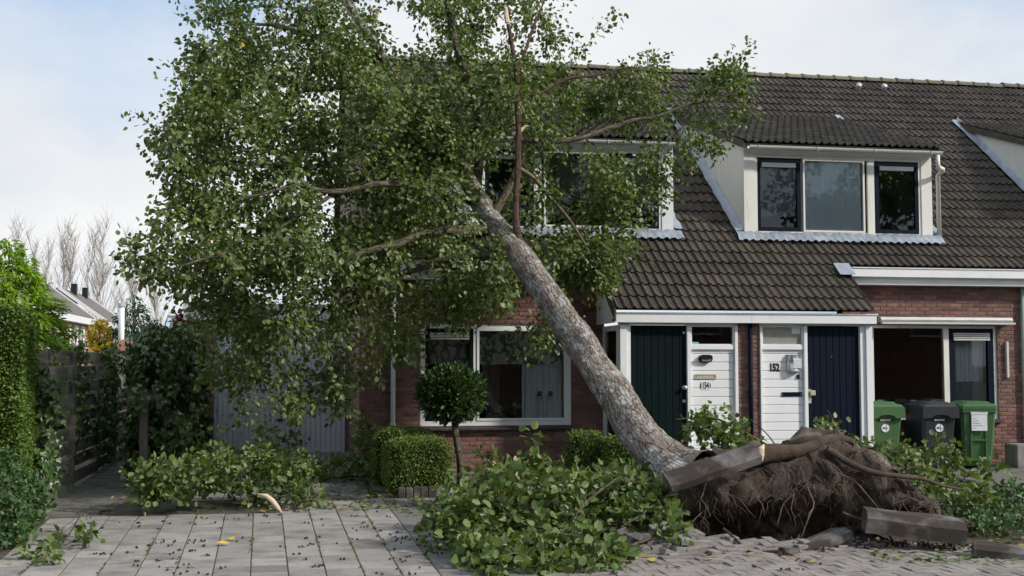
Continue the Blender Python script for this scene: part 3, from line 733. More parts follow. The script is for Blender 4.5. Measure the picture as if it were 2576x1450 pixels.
# glazed side of the porch of 154
xs0 = P(1557.8)+.0
mb = MB(); mb.box(xs0, xs0+.06, YPD+.081, YPD+.16, gP, top); mb.box(xs0, xs0+.06, YW-.14, YW-.004, gP, top); mb.box(xs0, xs0+.06, YPD+.16, YW-.14, gP, gP+.12); mb.box(xs0, xs0+.06, YPD+.16, YW-.14, top-.08, top); sw = mb.build('side_window', M['white'], h154)
MB().box(xs0+.025, xs0+.033, YPD+.16, YW-.14, gP+.12, top-.08).build('pane', M['glass'], sw)
MB().box(P(2191.8)-.06, P(2191.8)-.01, YPD+.081, YW-.004, gP, top).build('side_wall', M['white'], h152)
# porch rooms
def room(h, a, b, y0, y1, z0, z1, mt='room', name='room'):
    mb = MB(); mb.quad((a, y1, z0), (b, y1, z0), (b, y1, z1), (a, y1, z1)); mb.quad((a, y0, z0), (a, y1, z0), (a, y1, z1), (a, y0, z1)); mb.quad((b, y1, z0), (b, y0, z0), (b, y0, z1), (b, y1, z1))
    mb.quad((a, y0, z0), (b, y0, z0), (b, y1, z0), (a, y1, z0)); mb.quad((a, y1, z1), (b, y1, z1), (b, y0, z1), (a, y0, z1)); return mb.build(name, M[mt], h)
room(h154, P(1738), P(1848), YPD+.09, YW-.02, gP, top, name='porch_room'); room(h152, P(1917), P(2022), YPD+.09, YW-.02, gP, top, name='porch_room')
# doors of upright boards
def door(h, a, b, mt, n, hinge):
    A, B = P(a), P(b); bw = (B-A)/n
    d = MB().box(A, B, YPD+.035, YPD+.06, gP, top-.002).build('door', M[mt], h)
    for k in range(n): MB().bbox(A+bw*k+.002, A+bw*(k+1)-.002, YPD+.018, YPD+.034, gP+.01, top-.01, .005).build('plank', M[mt], d)
    return d
d154 = door(h154, 1586, 1727.8, 'dgreen', 8, 0); d152 = door(h152, 2031, 2163, 'navy', 8, 0)
def px4(ox, oy, x, y): return ((ox+x/4.265)/1.4155, (oy+y/4.265)/1.4155)
def PP(ox, x, y, Y=YPD): X, Yp = px4(ox, 1150, x, y); return at(X, Yp, Y)
c = PP(2150, 1225, 985); mb = MB(); mb.cyl((c.x, YPD+.017, c.z), (0, -1, 0), .035, .012, 20); mb.cyl((c.x, YPD+.005, c.z), (0, -1, 0), .018, .03, 16); mb.cyl((c.x, YPD-.025, c.z), (0, -1, 0), .030, .02, 20, .034); mb.cyl((c.x, YPD-.0455, c.z), (0, -1, 0), .034, .012, 20, .02); mb.build('knob', M['chrome'], d154, True)
c = PP(2150, 1225, 1190); mb = MB(); mb.cyl((c.x, YPD+.017, c.z), (0, -1, 0), .026, .012, 20); mb.box(c.x-.005, c.x+.005, YPD+.0, YPD+.006, c.z-.014, c.z+.01); mb.build('lock', M['chrome'], d154)
c = PP(2150, 1217, 150); mb = MB(); mb.cyl((c.x, YPD+.017, c.z), (0, -1, 0), .018, .012, 16); mb.build('upper_lock', M['chrome'], d154)
a, b = PP(2650, 980, 1225), PP(2650, 1020, 1010); MB().bbox(a.x, b.x, YPD+.004, YPD+.018, a.z, b.z, .003).build('handle_plate', M['brass'], d152)
a, b = PP(2650, 1015, 1105), PP(2650, 1065, 1025); MB().bbox(a.x-.03, b.x, YPD-.05, YPD-.015, a.z, b.z, .006).build('knob', M['brass'], d152); MB().box(a.x-.02, a.x, YPD-.0155, YPD+.004, a.z+.02, b.z-.02).build('knob_neck', M['brass'], d152)
c = PP(2650, 1333, 515); MB().cyl((c.x, YPD+.017, c.z), (0, -1, 0), .008, .008, 12).build('peephole', M['chrome'], d152)
# white boarded panels with a pane above, beside the doors
def side_panel(h, a, b, pz0, glass):
    A, B = P(a), P(b); zt = ZP(878.7)
    s = MB().box(A, B, YPD+.05, YPD+.07, gP-.01, zt).build('side_panel', M['white'], h)
    MB().bbox(A, B, YPD-.012, YPD+.06, ZP(870), zt-.001, .004).build('rail', M['white'], s)
    z = zt; first = True
    while z > gP+.02:
        hgt = .068 if first else .1265; z0 = max(z-hgt, gP); MB().bbox(A+.003, B-.003, YPD+.022, YPD+.049, z0+.003, z-.002, .007).build('board', M['white'], s); z -= hgt; first = False
    mb = MB(); mb.frame(A, B, ZP(869.8), top, .022, YPD, YPD+.06); mb.build('window_frame', M['white'], s)
    MB().box(A+.02, B-.02, YPD+.03, YPD+.036, ZP(869.8)+.02, top-.02).build('pane', M[glass], s)
    return s
s154 = side_panel(h154, 1738, 1848, 0, 'glass'); s152 = side_panel(h152, 1917, 2022, 0, 'frost')
a, b = PP(2150, 1335, 335), PP(2150, 1450, 292); MB().box(a.x, b.x, YPD+.024, YPD+.0285, a.z, b.z).build('sticker', M['inkblue'], s154)
a, b = PP(2650, 735, 165), PP(2650, 860, 50); MB().box(a.x, b.x, YPD+.0255, YPD+.0285, a.z, b.z).build('notice', M['paper'], s152)
YB = YPD+.022
# bulkhead lamp of 154
def stadium(cx, cz, w_, h_, n=10):
    r = h_/2; pts = []
    for k in range(n+1): q = -math.pi/2+math.pi*k/n; pts.append((cx+w_/2-r+r*math.cos(q), cz+r*math.sin(q)))
    for k in range(n+1): q = math.pi/2+math.pi*k/n; pts.append((cx-w_/2+r+r*math.cos(q), cz+r*math.sin(q)))
    return pts
a, b = PP(2150, 1440, 602), PP(2150, 1645, 485); cx, cz, ww, hh = (a.x+b.x)/2, (a.z+b.z)/2, b.x-a.x, b.z-a.z
mb = MB(); mb.prism_y(stadium(cx, cz, ww, hh), YB-.05, YB); lamp = mb.build('wall_lamp', M['black'], h154)
mb = MB(); mb.prism_y(stadium(cx, cz-.012, ww*.72, hh*.5), YB-.062, YB-.0505); mb.build('lamp_glass', mat('lamp_glass', (.22, .24, .25), rough=.15), lamp)
mb = MB(); mb.prism_y(stadium(cx, cz+hh*.22, ww*.86, hh*.42), YB-.085, YB-.0505); mb.build('lamp_hood', M['black'], lamp)
# letter flaps
def flap(h, ox, x0, x1, y0, y1, m1, m2):
    a, b = PP(ox, x0, y1), PP(ox, x1, y0); f = MB(); f.frame(a.x, b.x, a.z, b.z, (b.z-a.z)*.2, YB-.014, YB); o = f.build('letter_box', M[m1], h)
    MB().bbox(a.x+(b.x-a.x)*.08, b.x-(b.x-a.x)*.08, YB-.009, YB-.001, a.z+(b.z-a.z)*.2, b.z-(b.z-a.z)*.2, .003).build('flap', M[m2], o); return o
flap(h154, 2150, 1388, 1712, 780, 856, 'brass', 'brass'); flap(h152, 2650, 580, 882, 1053, 1117, 'navy', 'navy')
# house numbers
def text(s, c, height, mt, parent, name, Y, sx=1.0, ext=.004, bold=.0, rotx=R(90), rz=0):
    cu = bpy.data.curves.new(name, 'FONT'); cu.body = s; cu.align_x = 'CENTER'; cu.align_y = 'CENTER'; cu.size = height*1.38; cu.extrude = ext; cu.offset = bold
    tmp = bpy.data.objects.new('tmp', cu); COL.objects.link(tmp); dg = bpy.context.evaluated_depsgraph_get(); me = bpy.data.meshes.new_from_object(tmp.evaluated_get(dg)); me.name = name
    bpy.data.objects.remove(tmp); bpy.data.curves.remove(cu); me.materials.clear(); me.materials.append(mt)
    o = bpy.data.objects.new(name, me); link(o, parent, (c.x, Y, c.z)); o.rotation_euler = (rotx, 0, rz); o.scale = (sx, 1, 1); return o
a, b = PP(2650, 388, 742), PP(2650, 542, 624); text('152', (a+b)/2, b.z-a.z, M['black'], h152, 'house_number', YB-.004, .68, .004, .006)
a, b = PP(2150, 1488, 1018), PP(2150, 1612, 893); plate = MB(); cx, cz = (a.x+b.x)/2, (a.z+b.z)/2
plate.prism_y([(a.x, a.z+.006), (a.x+.006, a.z), (b.x-.006, a.z), (b.x, a.z+.006), (b.x, b.z-.006), (b.x-.006, b.z), (a.x+.006, b.z), (a.x, b.z-.006)], YB-.006, YB); plo = plate.build('number_plate', M['paper'], h154)
text('154', Vector((cx, 0, cz)), (b.z-a.z)*.8, M['black'], plo, 'house_number', YB-.0075, .52, .001, .004)
for sx in (-1, 1):
    mb = MB(); e = (b.x-a.x)/2; mb.prism_y([(cx+sx*(e+.002), cz+.045), (cx+sx*(e+.016), cz+.02), (cx+sx*(e+.016), cz-.02), (cx+sx*(e+.002), cz-.045)], YB-.006, YB-.001); mb.build('bracket_mark', M['black'], plo)
# chrome lamp of 152
a, b = PP(2650, 648, 742), PP(2650, 842, 484); mb = MB(); n = 12; pts = []
for k in range(n+1): q = math.pi*k/n; pts.append(((a.x+b.x)/2-(b.x-a.x)/2*math.cos(q), YB-.10*math.sin(q)))
base = len(mb.v); mb.v += [(x, y, a.z) for x, y in pts]+[(x, y, b.z) for x, y in pts]
for k in range(n): mb.f.append((k, k+1, n+2+k, n+1+k))
mb.f.append(tuple(range(n+1))); mb.f.append(tuple(range(2*n+1, n, -1))); wl = mb.build('wall_lamp', M['chrome'], h152, True)
for k in range(5):
    z = a.z+(b.z-a.z)*(.22+.115*k); MB().box(a.x+(b.x-a.x)*.33, b.x-(b.x-a.x)*.05, YB-.108, YB-.03, z, z+(b.z-a.z)*.085).build('louvre', M['paper'], wl)
a, b = PP(2650, 808, 848), PP(2650, 846, 785); MB().bbox(a.x, b.x, YB-.02, YB, a.z, b.z, .004).build('door_bell', M['black'], h152)
# brick pillar between the doors, with the dark downpipe
pil = MB().box(P(1856.5), P(1911), YPD+.007, YPD+.2, gP-.2, zf0+.018).build('pillar', M['mortar'], h152)
brick_wall(pil, P(1856.5), P(1911), gP-.02, zf0-.0, YPD, [], 300, lambda q: -q[2])
pc = at(1889, 950, YPD-.05); MB().tube([(pc.x, YPD-.045, gP-.05), (pc.x, YPD-.045, zf0+.02)], .033, 14).build('downpipe', M['navy'], h152, True)
# white downpipe of 154 and the one at the picture edge
pc = at(989, 950, YW-.05); dp = MB(); dp.tube([(pc.x, YW-.05, gz(YW)), (pc.x, YW-.05, ZF0+.02)], .034, 14); dpo = dp.build('downpipe', M['white'], h154, True)
for y in (1072, 880, 760): z = AZ(989, y, YW); MB().tube([(pc.x, YW-.05, z), (pc.x, YW-.05, z+.05)], .040, 14).build('pipe_collar', M['white'], dpo)
pc = at(2578, 950, YW-.05); MB().tube([(pc.x, YW-.05, G), (pc.x, YW-.05, ZF0+.02)], .034, 14).build('downpipe', mat('pipe_green', (.28, .42, .36), rough=.4), h152, True)

# --- front windows
def vents(parent, x0, x1, z0, z1, Y, n=4):
    for k in range(n): z = z0+(z1-z0)*k/n; MB().bbox(x0, x1, Y-.03, Y, z, z+(z1-z0)/n*.72, .003).build('vent_slat', M['gutter'], parent)
def sash(parent, x0, x1, z0, z1, Y, mt, wd=.06):
    s = MB().frame(x0, x1, z0, z1, wd, Y-.02, Y+.035).build('sash', M[mt], parent); MB().box(x0+wd-.01, x1-wd+.01, Y+.01, Y+.016, z0+wd-.01, z1-wd+.01).build('pane', M['glass'], parent); return s
def curtain(parent, x0, x1, z0, z1, Y, mt, waves=8, amp=.03, name='curtain'):
    mb = MB(); n = waves*8
    for k in range(n+1):
        u = k/n; x = x0+(x1-x0)*u; y = Y+amp*math.sin(u*waves*2*math.pi+.6*math.sin(u*9)); mb.v += [(x, y, z0), (x+.01*math.sin(u*31), y+amp*.3*math.cos(u*17), z1)]
    for k in range(n): mb.f.append((2*k, 2*k+2, 2*k+3, 2*k+1))
    return mb.build(name, M[mt], parent, True)
Yf = YW+.03
win1 = MB().frame(W1[0], W1[1], W1[2], W1[3], .07, Yf, Yf+.09); xm = AX(1196, YW); win1.box(xm-.025, xm+.025, Yf+.002, Yf+.088, W1[2]+.07, W1[3]-.07); win1 = win1.build('window', M['white'], h154)
MB().frame(xm+.027, W1[1]-.072, W1[2]+.072, W1[3]-.072, .035, Yf-.012, Yf+.05).build('glazing_bead', M['white'], win1)
MB().box(xm+.055, W1[1]-.10, Yf+.02, Yf+.026, W1[2]+.10, W1[3]-.10).build('pane', M['glass'], win1)
sash(win1, W1[0]+.072, xm-.027, W1[2]+.072, W1[3]-.072, Yf+.02, 'dgreen', .055)
vents(win1, W1[0]+.14, xm-.09, W1[3]-.24, W1[3]-.13, Yf, 3)
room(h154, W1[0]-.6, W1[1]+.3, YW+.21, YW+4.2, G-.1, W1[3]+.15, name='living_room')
vz = AZ(1250, 917, YW)
curtain(win1, W1[0]+.1, W1[1]-.1, vz, W1[3]-.08, Yf+.16, 'lace', 12, .012, 'lace_valance')
curtain(win1, AX(1320, YW), W1[1]-.08, W1[2]+.04, vz+.1, Yf+.20, 'sheer', 7, .02)
curtain(win1, AX(1262, YW), AX(1300, YW), W1[2]+.04, vz+.1, Yf+1.5, 'sheer', 3, .03)
for q in range(0, 1): pass
MB().box(W1[0]-.02, W1[1]+.02, Yf+.09, Yf+.32, W1[2]+.03, W1[2]+.07).build('window_board', M['white'], win1)
MB().box(AX(1300, YW)+.1, AX(1352, YW)+.5, YW+4.1, YW+4.15, 1.1, 2.1).build('rear_window', mat('rear_window_panel', (.55, .5, .42), (.5, .47, .42), 5), h154)
sl = MB().box(W1[0]-.03, W1[1]+.03, YW+.005, YW+.03, W1[2]-.05, W1[2]-.004).build('sill', M['sill'], win1)
x = W1[0]-.02
while x < W1[1]: 
    mbx = MB(); mbx.prism_x([(YW-.085, W1[2]-.062), (YW-.085, W1[2]-.036), (YW+.03, W1[2]-.004), (YW+.03, W1[2]-.05)], x+.002, min(x+.148, W1[1]+.02)); mbx.build('sill_tile', M['sill'], sl); x += .15
# candlesticks on the window board
for k, xx in enumerate((1357, 1385)):
    p = at(xx, 1055, YW+.165); z0 = W1[2]+.07; t = thing('candlestick', ['pale turned candlestick with a dark candle, the one nearer the middle of the window', 'pale turned candlestick with a dark candle, the one nearer the window corner'][k], 'candlestick', (p.x, YW+.165, z0), 'candlesticks on the window board')
    mb = MB(); mb.tube([(p.x, YW+.165, z0+q) for q in (0, .02, .03, .06, .07, .10)], [.045, .045, .03, .034, .022, .022], 12); mb.build('base', M['white'], t, True)
    for q in range(5):
        an = q*2*math.pi/5; cx, cy = math.cos(an), math.sin(an); mb = MB(); mb.tube([(p.x+cx*.016, YW+.165+cy*.016, z0+.1), (p.x+cx*.032, YW+.165+cy*.032, z0+.2), (p.x+cx*.014, YW+.165+cy*.014, z0+.31)], .006, 6); mb.build('rib', M['white'], t)
    mb = MB(); mb.tube([(p.x, YW+.165, z0+q) for q in (.31, .33, .35, .36)], [.02, .04, .045, .03], 12); mb.build('cup', M['white'], t, True)
    MB().cyl((p.x, YW+.165, z0+.36), (0, 0, 1), .034, .075, 14).build('candle', mat('candle_wax', (.10, .085, .075), rough=.6), t, True)
# dark houseplant behind the glass
t = thing('houseplant', 'dark leafy houseplant standing behind the glass of the front window', 'plant', (AX(1290, YW), YW+.3, W1[2]+.07))
c = Vector((AX(1290, YW), YW+.36, W1[2]+.16)); n = 60; leaves('leaf_spray', np.array(c)+rng.normal(size=(n, 3))*(.10, .04, .08), rdir(n, (0, 0, .5)), rdir(n, (0, -1, .4)), rng.uniform(.10, .22, n), M['ivy'], t, LANCE_V, LANCE_F)
MB().cyl((c.x, c.y, W1[2]+.07), (0, 0, 1), .06, .1, 14, .075).build('pot', M['black'], t)

win2 = MB().frame(W2[0], W2[1], W2[2], W2[3], .045, Yf, Yf+.09); xm2 = AX(2384, YW); win2.box(xm2-.045, xm2+.045, Yf+.002, Yf+.088, W2[2]+.045, W2[3]-.045); win2 = win2.build('window', M['cream'], h152)
MB().box(W2[0]+.03, xm2-.04, Yf+.03, Yf+.036, W2[2]+.03, W2[3]-.03).build('pane', M['glass'], win2)
sash(win2, xm2+.047, W2[1]-.047, W2[2]+.047, W2[3]-.047, Yf+.02, 'navy', .10)
vents(win2, xm2+.12, W2[1]-.12, W2[3]-.24, W2[3]-.11, Yf, 4)
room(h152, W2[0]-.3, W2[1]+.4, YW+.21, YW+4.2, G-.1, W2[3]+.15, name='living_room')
curtain(win2, xm2+.1, W2[1]-.1, W2[2]+.5, W2[3]-.2, Yf+.22, 'sheer', 9, .02); MB().box(xm2+.1, W2[1]-.1, Yf+.14, Yf+.15, W2[2]+.04, W2[2]+.60).build('frosted_film', M['blind2'], win2)
MB().box(W2[0]-.03, W2[1]+.05, YW-.07, YW+.03, W2[2]-.055, W2[2]-.004).build('sill', M['sill'], win2)
# awning cassette over the window of 152
ax0, ax1 = AX(2208, YW), AX(2538, YW); az0, az1 = AZ(2370, 815, YW-.12), AZ(2370, 799, YW-.12)
aw = MB().prism_x([(YW-.01, az0+.02), (YW-.13, az0+.03), (YW-.15, az0+.06), (YW-.12, az1), (YW-.01, az1+.01)], ax0, ax1).build('awning', M['zinc'], h152)
MB().bbox(ax0+.004, ax1+.03, YW-.17, YW-.10, az0-.012, az0+.022, .006).build('front_bar', M['gutter'], aw)
a = at(2524, 860, YW); b = at(2534, 950, YW); MB().bbox(b.x-.03, b.x+.01, YW-.05, YW-.002, b.z, a.z, .004).build('guide_rail', M['gutter'], aw)

# --- dormers
def dormer(h, X0, X1, wins, pipe=False, mtl='cream', detail=True):
    zb = RZ(YD)-.02; ang = BE; YF = 18.05
    def DZ(Y): return ZDE+math.tan(BE)*(Y-YF)
    mb = MB(); mb.box(X0+.06, X1-.06, YD+.03, YD+.05, zb-.06, zb+.02); d = mb.build('dormer', M[mtl], h)
    for xx in (X0, X1-.05): MB().prism_x([(YD+.03, zb-.05), (YD+.03, DZ(YD)-.03), (YM+.1, RZ(YM)-.03), (YM+.1, RZ(YM)-.12)], xx, xx+.05).build('cheek', M[mtl], d)
    mb = MB(); mb.quad((X0-.06, YF+.02, DZ(YF+.02)-.012), (X1+.06, YF+.02, DZ(YF+.02)-.012), (X1+.06, YM+.1, DZ(YM+.1)-.012), (X0-.06, YM+.1, DZ(YM+.1)-.012)); mb.build('roof_deck', M['deck'], d)
    zt = AZ(2100, 396, YD); sgut = zt
    # front: corner boards, head board, sill board
    fb = MB(); cw = .19
    fb.box(X0+.001, X0+cw, YD-.03, YD+.029, zb+.0, zt); fb.box(X1-cw, X1-.001, YD-.03, YD+.029, zb, zt); fb.box(X0+.002, X1-.002, YD-.026, YD+.028, zt+.001, DZ(YD)-.035); fb.build('front_board', M[mtl], d)
    z0, z1 = zb+.06, zt-.0; a, b = X0+cw, X1-cw
    wf = MB().frame(a, b, z0, z1, .045, YD-.015, YD+.05).build('window_frame', M[mtl], d)
    W = b-a
    for (u0, u1, kind) in wins:
        x0, x1 = a+W*u0+.0, a+W*u1
        if kind[0] == 's':
            MB().frame(x0, x1, z0+.047, z1-.047, .065, YD-.012, YD+.03).build('sash', M['navy'], d); MB().box(x0+.05, x1-.05, YD+.012, YD+.018, z0+.1, z1-.1).build('pane', M['glass'], d)
            MB().bbox(x0+.085, x1-.085, YD-.028, YD+.008, z1-.20, z1-.125, .004).build('vent', M['gutter'], d)
            if kind[1] == 'b': MB().box(x0+.05, x1-.05, YD+.07, YD+.075, z0+.30, z1-.1).build('blind', M['blind2'], d)
            if kind[1] == 'r': MB().box(x0+.05, x1-.05, YD+.07, YD+.075, z0+.45, z1-.1).build('blind', M['blind'], d)
        elif kind[0] == 'p':
            MB().frame(x0, x1, z0+.047, z1-.047, .03, YD-.022, YD+.03).build('glazing_bead', M[mtl], d); MB().box(x0+.02, x1-.02, YD+.012, YD+.018, z0+.06, z1-.06).build('pane', M['glass'], d)
            if kind[1] == 'c': curtain(d, x0-.02, x1-.03, z0+.02, z1-.03, YD+.06, 'curtain', 6, .012)
            if kind[1] == 'r': MB().box(x0, x1, YD+.07, YD+.075, z0+.45, z1-.05).build('blind', M['blind'], d)
        elif kind[0] == 'm': MB().box(x0, x1, YD-.012, YD+.04, z0+.047, z1-.047).build('mullion', M[mtl], d)
    room(d, a, b, YD+.06, YD+2.2, z0-.15, z1+.05, name='room')
    # gutter, half round with brackets
    gy, gzv = YF-.03, ZDE-.055; mb = MB(); n = 8; pr = [(gy+.062*math.cos(math.pi+math.pi*k/n), gzv+.062*math.sin(math.pi+math.pi*k/n)) for k in range(n+1)]
    pr2 = [(gy+.052*math.cos(2*math.pi-math.pi*k/n), gzv+.052*math.sin(2*math.pi-math.pi*k/n)) for k in range(n+1)]
    mb.prism_x(pr+pr2, X0-.0, X1+.06); mb.build('gutter', M['gutter'], d)
    for k in range(4):
        x = X0+.15+(X1-X0-.3)*k/3; mb = MB(); mb.tube([(x, gy-.066, gzv+.005), (x, gy-.05, gzv-.05), (x, gy, gzv-.067), (x, gy+.06, gzv-.03)], .008, 6); mb.build('gutter_bracket', M['gutter'], d)
    if pipe:
        xx = X1+.05; mb = MB(); mb.tube([(xx-.06, gy, gzv-.05), (xx-.06, gy, gzv-.2), (xx-.03, gy+.02, gzv-.26), (xx+.06, gy+.06, gzv-.28), (xx+.075, gy+.10, gzv-.3), (xx+.07, YD-.02, gzv-.36), (xx+.07, YD-.02, zb+.04)], [.036, .036, .037, .04, .04, .036, .036], 12); mb.build('downpipe', M['cream'], d, True)
    # tiles
    it = []; r = 0
    while True:
        s = r*TG; Y = YF+s*math.cos(ang); Z = DZ(Y)
        if Y > YM+.02: break
        x = X0-.06
        while x < X1+.06-TW*.4: it.append((x, Y, Z)); x += TW
        r += 1
    lay(d, it, ang, 299)
    for xx in (X0-.07, X1+.05): MB().prism_x([(YF+.02, DZ(YF)-.09), (YF+.02, DZ(YF)+.03), (YM, DZ(YM)+.03), (YM, DZ(YM)-.09)], xx, xx+.02).build('verge', M['tile'], d)
    # lead: soakers up both cheeks, crumpled apron below the window
    for sx, xx in ((-1, X0), (1, X1)):
        mb = MB(); K = 26
        for k in range(K+1):
            Y = YD-.02+(YM-YD)*k/K; jw = .012*math.sin(k*2.1)+rng.normal()*.006
            mb.v += [(xx+sx*.003, Y, RZ(Y)+.16), (xx+sx*.02, Y, RZ(Y)+.115+jw*.5), (xx+sx*(.15+jw), Y, RZ(Y)+.105+jw*.4)]
        for k in range(K): 
            for q in range(2): mb.f.append((3*k+q, 3*k+q+1, 3*k+q+4, 3*k+q+3) if sx > 0 else (3*k+q, 3*k+q+3, 3*k+q+4, 3*k+q+1))
        mb.build('flashing', M['lead'], d, True)
    mb = MB(); K = 90
    for k in range(K+1):
        x = X0-.16+(X1-X0+.28)*k/K; wv = .018*math.sin((x)/(TW/2)*2*math.pi); e = rng.normal()*.008
        mb.v += [(x, YD-.012, zb+.075), (x, YD-.05, RZ(YD-.05)+.11+e), (x, YD-.15, RZ(YD-.15)+.112+wv*.5+e), (x, YD-.24+e*2, RZ(YD-.24)+.10+wv)]
    for k in range(K):
        for q in range(3): mb.f.append((4*k+q, 4*k+q+1, 4*k+q+5, 4*k+q+4))
    mb.build('apron_flashing', M['lead'], d, True)
    return d
dormer(h152, D152[0], D152[1], [(.012, .272, 'sb'), (.285, .655, 'pc'), (.675, .715, 'm'), (.72, .985, 's-')], True)
dormer(h154, D154[0], D154[1], [(.012, .272, 's-'), (.285, .325, 'm'), (.34, .70, 'pr'), (.72, .985, 'sr')], False, 'white')
dormer(h150, D150[0], D150[1], [(.012, .272, 'sb'), (.285, .655, 'pc'), (.675, .715, 'm'), (.72, .985, 's-')], False)

# ================================================================== GARAGE
YG = 21.2; gG = gz(YG); gx0, gx1 = AX(470, YG), XL
gar = thing('garage', 'flat-roofed brick garage with pale blue-grey door behind the hanging leaves', 'garage', ((gx0+gx1)/2, YG, gG))
dx0, dx1 = AX(538, YG, 1000), AX(868, YG, 1000); dzt = AZ(700, 822, YG); fz0, fz1 = AZ(487, 805, YG), AZ(487, 764, YG)
gw = wall_sheet(gar, gx0, gx1, gG-.3, fz0+.02, YG+.007, [(dx0, dx1, gG-.4, dzt)])
brick_wall(gw, gx0, gx1, gG-.05, fz0, YG, [(dx0, dx1, gG-.4, dzt)], 298, lambda q: q[0])
MB().box(gx0+.001, gx0+.2, YG+.21, 27, gG-.3, fz0).build('side_wall', M['gable'], gar)
mb = MB(); mb.box(gx0-.06, gx1-.003, YG-.08, YG-.05, fz0, fz0+(fz1-fz0)*.48); mb.box(gx0-.075, gx1-.003, YG-.095, YG-.05, fz0+(fz1-fz0)*.5, fz1); mb.box(gx0-.06, gx1-.003, YG-.049, 27, fz1-.12, fz1-.03); mb.box(gx0-.06, gx0-.03, YG-.049, 27, fz0, fz1-.121); mb.build('roof_edge', M['white'], gar)
gd = MB().box(dx0, dx1, YG+.09, YG+.11, gG-.02, dzt).build('garage_door', M['garage'], gar)
nb = 24; bw = (dx1-dx0-.12)/nb
for k in range(nb): MB().bbox(dx0+.06+bw*k+.003, dx0+.06+bw*(k+1)-.003, YG+.06, YG+.089, gG+.03, dzt-.06, .006).build('panel', M['garage'], gd)
MB().frame(dx0, dx1, gG-.02, dzt, .055, YG+.04, YG+.088).build('door_frame', M['garage'], gd)
a = at(775, 1002, YG+.03); mb = MB(); mb.bbox(a.x-.02, a.x+.02, YG+.045, YG+.06, a.z-.11, a.z+.11, .004); mb.bbox(a.x-.01, a.x+.11, YG+.01, YG+.03, a.z+.03, a.z+.055, .004); mb.box(a.x-.01, a.x+.01, YG+.03, YG+.046, a.z+.03, a.z+.055); mb.build('handle', M['black'], gd)
a = at(705, 1057, YG+.03); mb = MB(); mb.bbox(a.x-.07, a.x+.05, YG+.03, YG+.059, a.z-.012, a.z+.02, .004); mb.build('turn_handle', M['black'], gd)

# ================================================================== THE FALLEN TREE
def A(x, y, Y): return np.array(at(x, y, Y))
tree = thing('fallen_tree', 'uprooted tree with leafy crown, its thick grey trunk leaning across to the house front', 'tree', (4.7, 11.6, gz(11.6)))
trunk_pts = [A(1740, 1228, 11.55), A(1672, 1165, 11.9), A(1600, 1078, 12.3), A(1521, 955, 12.9), A(1427, 820, 13.5), A(1350, 705, 14.0), A(1289, 622, 14.4), A(1236, 555, 14.8), A(1183, 460, 15.2), A(1135, 375, 15.5), A(1040, 255, 15.9), A(965, 150, 16.2), A(885, 20, 16.5), A(800, -130, 16.9)]
trunk_r = [.26, .215, .190, .182, .176, .160, .146, .118, .105, .088, .075, .065, .055, .04]
_, tp, tr_ = limb('trunk', trunk_pts, trunk_r, M['bark'], tree, 44, .045, .085, .025, 3, flare=14)
seeds = [(tp[60:], tr_[60:])]; CAMN = np.array(CAM)
def L_(pts, radii, mt='bark2', n=12, wob=.05, seed=1, nm='branch'):
    pts = [p+(CAMN-p)/np.linalg.norm(CAMN-p)*.12*min(1, i/2) for i, p in enumerate(pts)]
    o, p, r = limb(nm, pts, [q*.85 for q in radii], M[mt], tree, n, .07, .09, wob*1.7, seed); seeds.append((p, r)); return o
L_([A(1310, 640, 14.3), A(1300, 580, 14.4), A(1299, 500, 14.55), A(1303, 400, 14.7), A(1303, 300, 14.85), A(1299, 180, 15.0), A(1288, 115, 15.1), A(1277, 62, 15.15)], [.08, .05, .046, .044, .042, .038, .034, .028], 'barkred', 14, .01, 2)
L_([A(1235, 560, 14.8), A(1252, 520, 14.9), A(1284, 465, 15.0), A(1312, 405, 15.1), A(1370, 385, 15.2)], [.085, .06, .055, .045, .03], 'bark2', 12, .02, 3)
L_([A(1240, 580, 14.7), A(1150, 575, 14.6), A(1060, 590, 14.5), A(960, 622, 14.3), A(850, 665, 14.2), A(760, 715, 14.1), A(690, 790, 14.1)], [.09, .07, .065, .058, .045, .03, .015], 'bark2', 12, .03, 4)
L_([A(1260, 640, 14.5), A(1140, 652, 14.7), A(1050, 678, 14.8), A(965, 720, 14.9), A(890, 768, 15.0), A(830, 775, 15.0), A(770, 830, 15.1)], [.08, .06, .055, .05, .04, .03, .014], 'bark2', 12, .03, 5)
L_([A(1196, 475, 15.35), A(1205, 400, 15.3), A(1200, 300, 15.3), A(1180, 210, 15.3), A(1150, 110, 15.4), A(1125, 0, 15.5), A(1105, -110, 15.6)], [.09, .065, .06, .055, .05, .045, .03], 'bark2', 12, .03, 6)
L_([A(1300, 350, 14.8), A(1420, 352, 15.2), A(1540, 322, 15.5), A(1660, 285, 15.7), A(1780, 252, 15.8), A(1850, 235, 15.9)], [.05, .045, .04, .032, .022, .010], 'bark2', 10, .03, 7)
L_([A(1200, 510, 15.1), A(1100, 485, 14.8), A(1000, 462, 14.5), A(850, 482, 14.2), A(740, 470, 14.0), A(620, 500, 13.8)], [.07, .05, .045, .04, .03, .012], 'bark2', 10, .04, 8)
L_([A(1110, 340, 16.1), A(1000, 330, 15.6), A(900, 385, 15.2), A(760, 420, 14.8), A(650, 415, 14.5), A(540, 400, 14.2)], [.07, .05, .045, .04, .03, .012], 'bark2', 10, .04, 9)
L_([A(1020, 230, 16.7), A(900, 215, 16.2), A(780, 225, 15.8), A(660, 190, 15.4), A(560, 200, 15.2)], [.06, .045, .04, .03, .012], 'bark2', 10, .04, 10)
L_([A(960, 150, 17.0), A(830, 100, 16.6), A(700, 70, 16.2), A(580, 50, 15.9)], [.05, .04, .03, .012], 'bark2', 10, .04, 11)
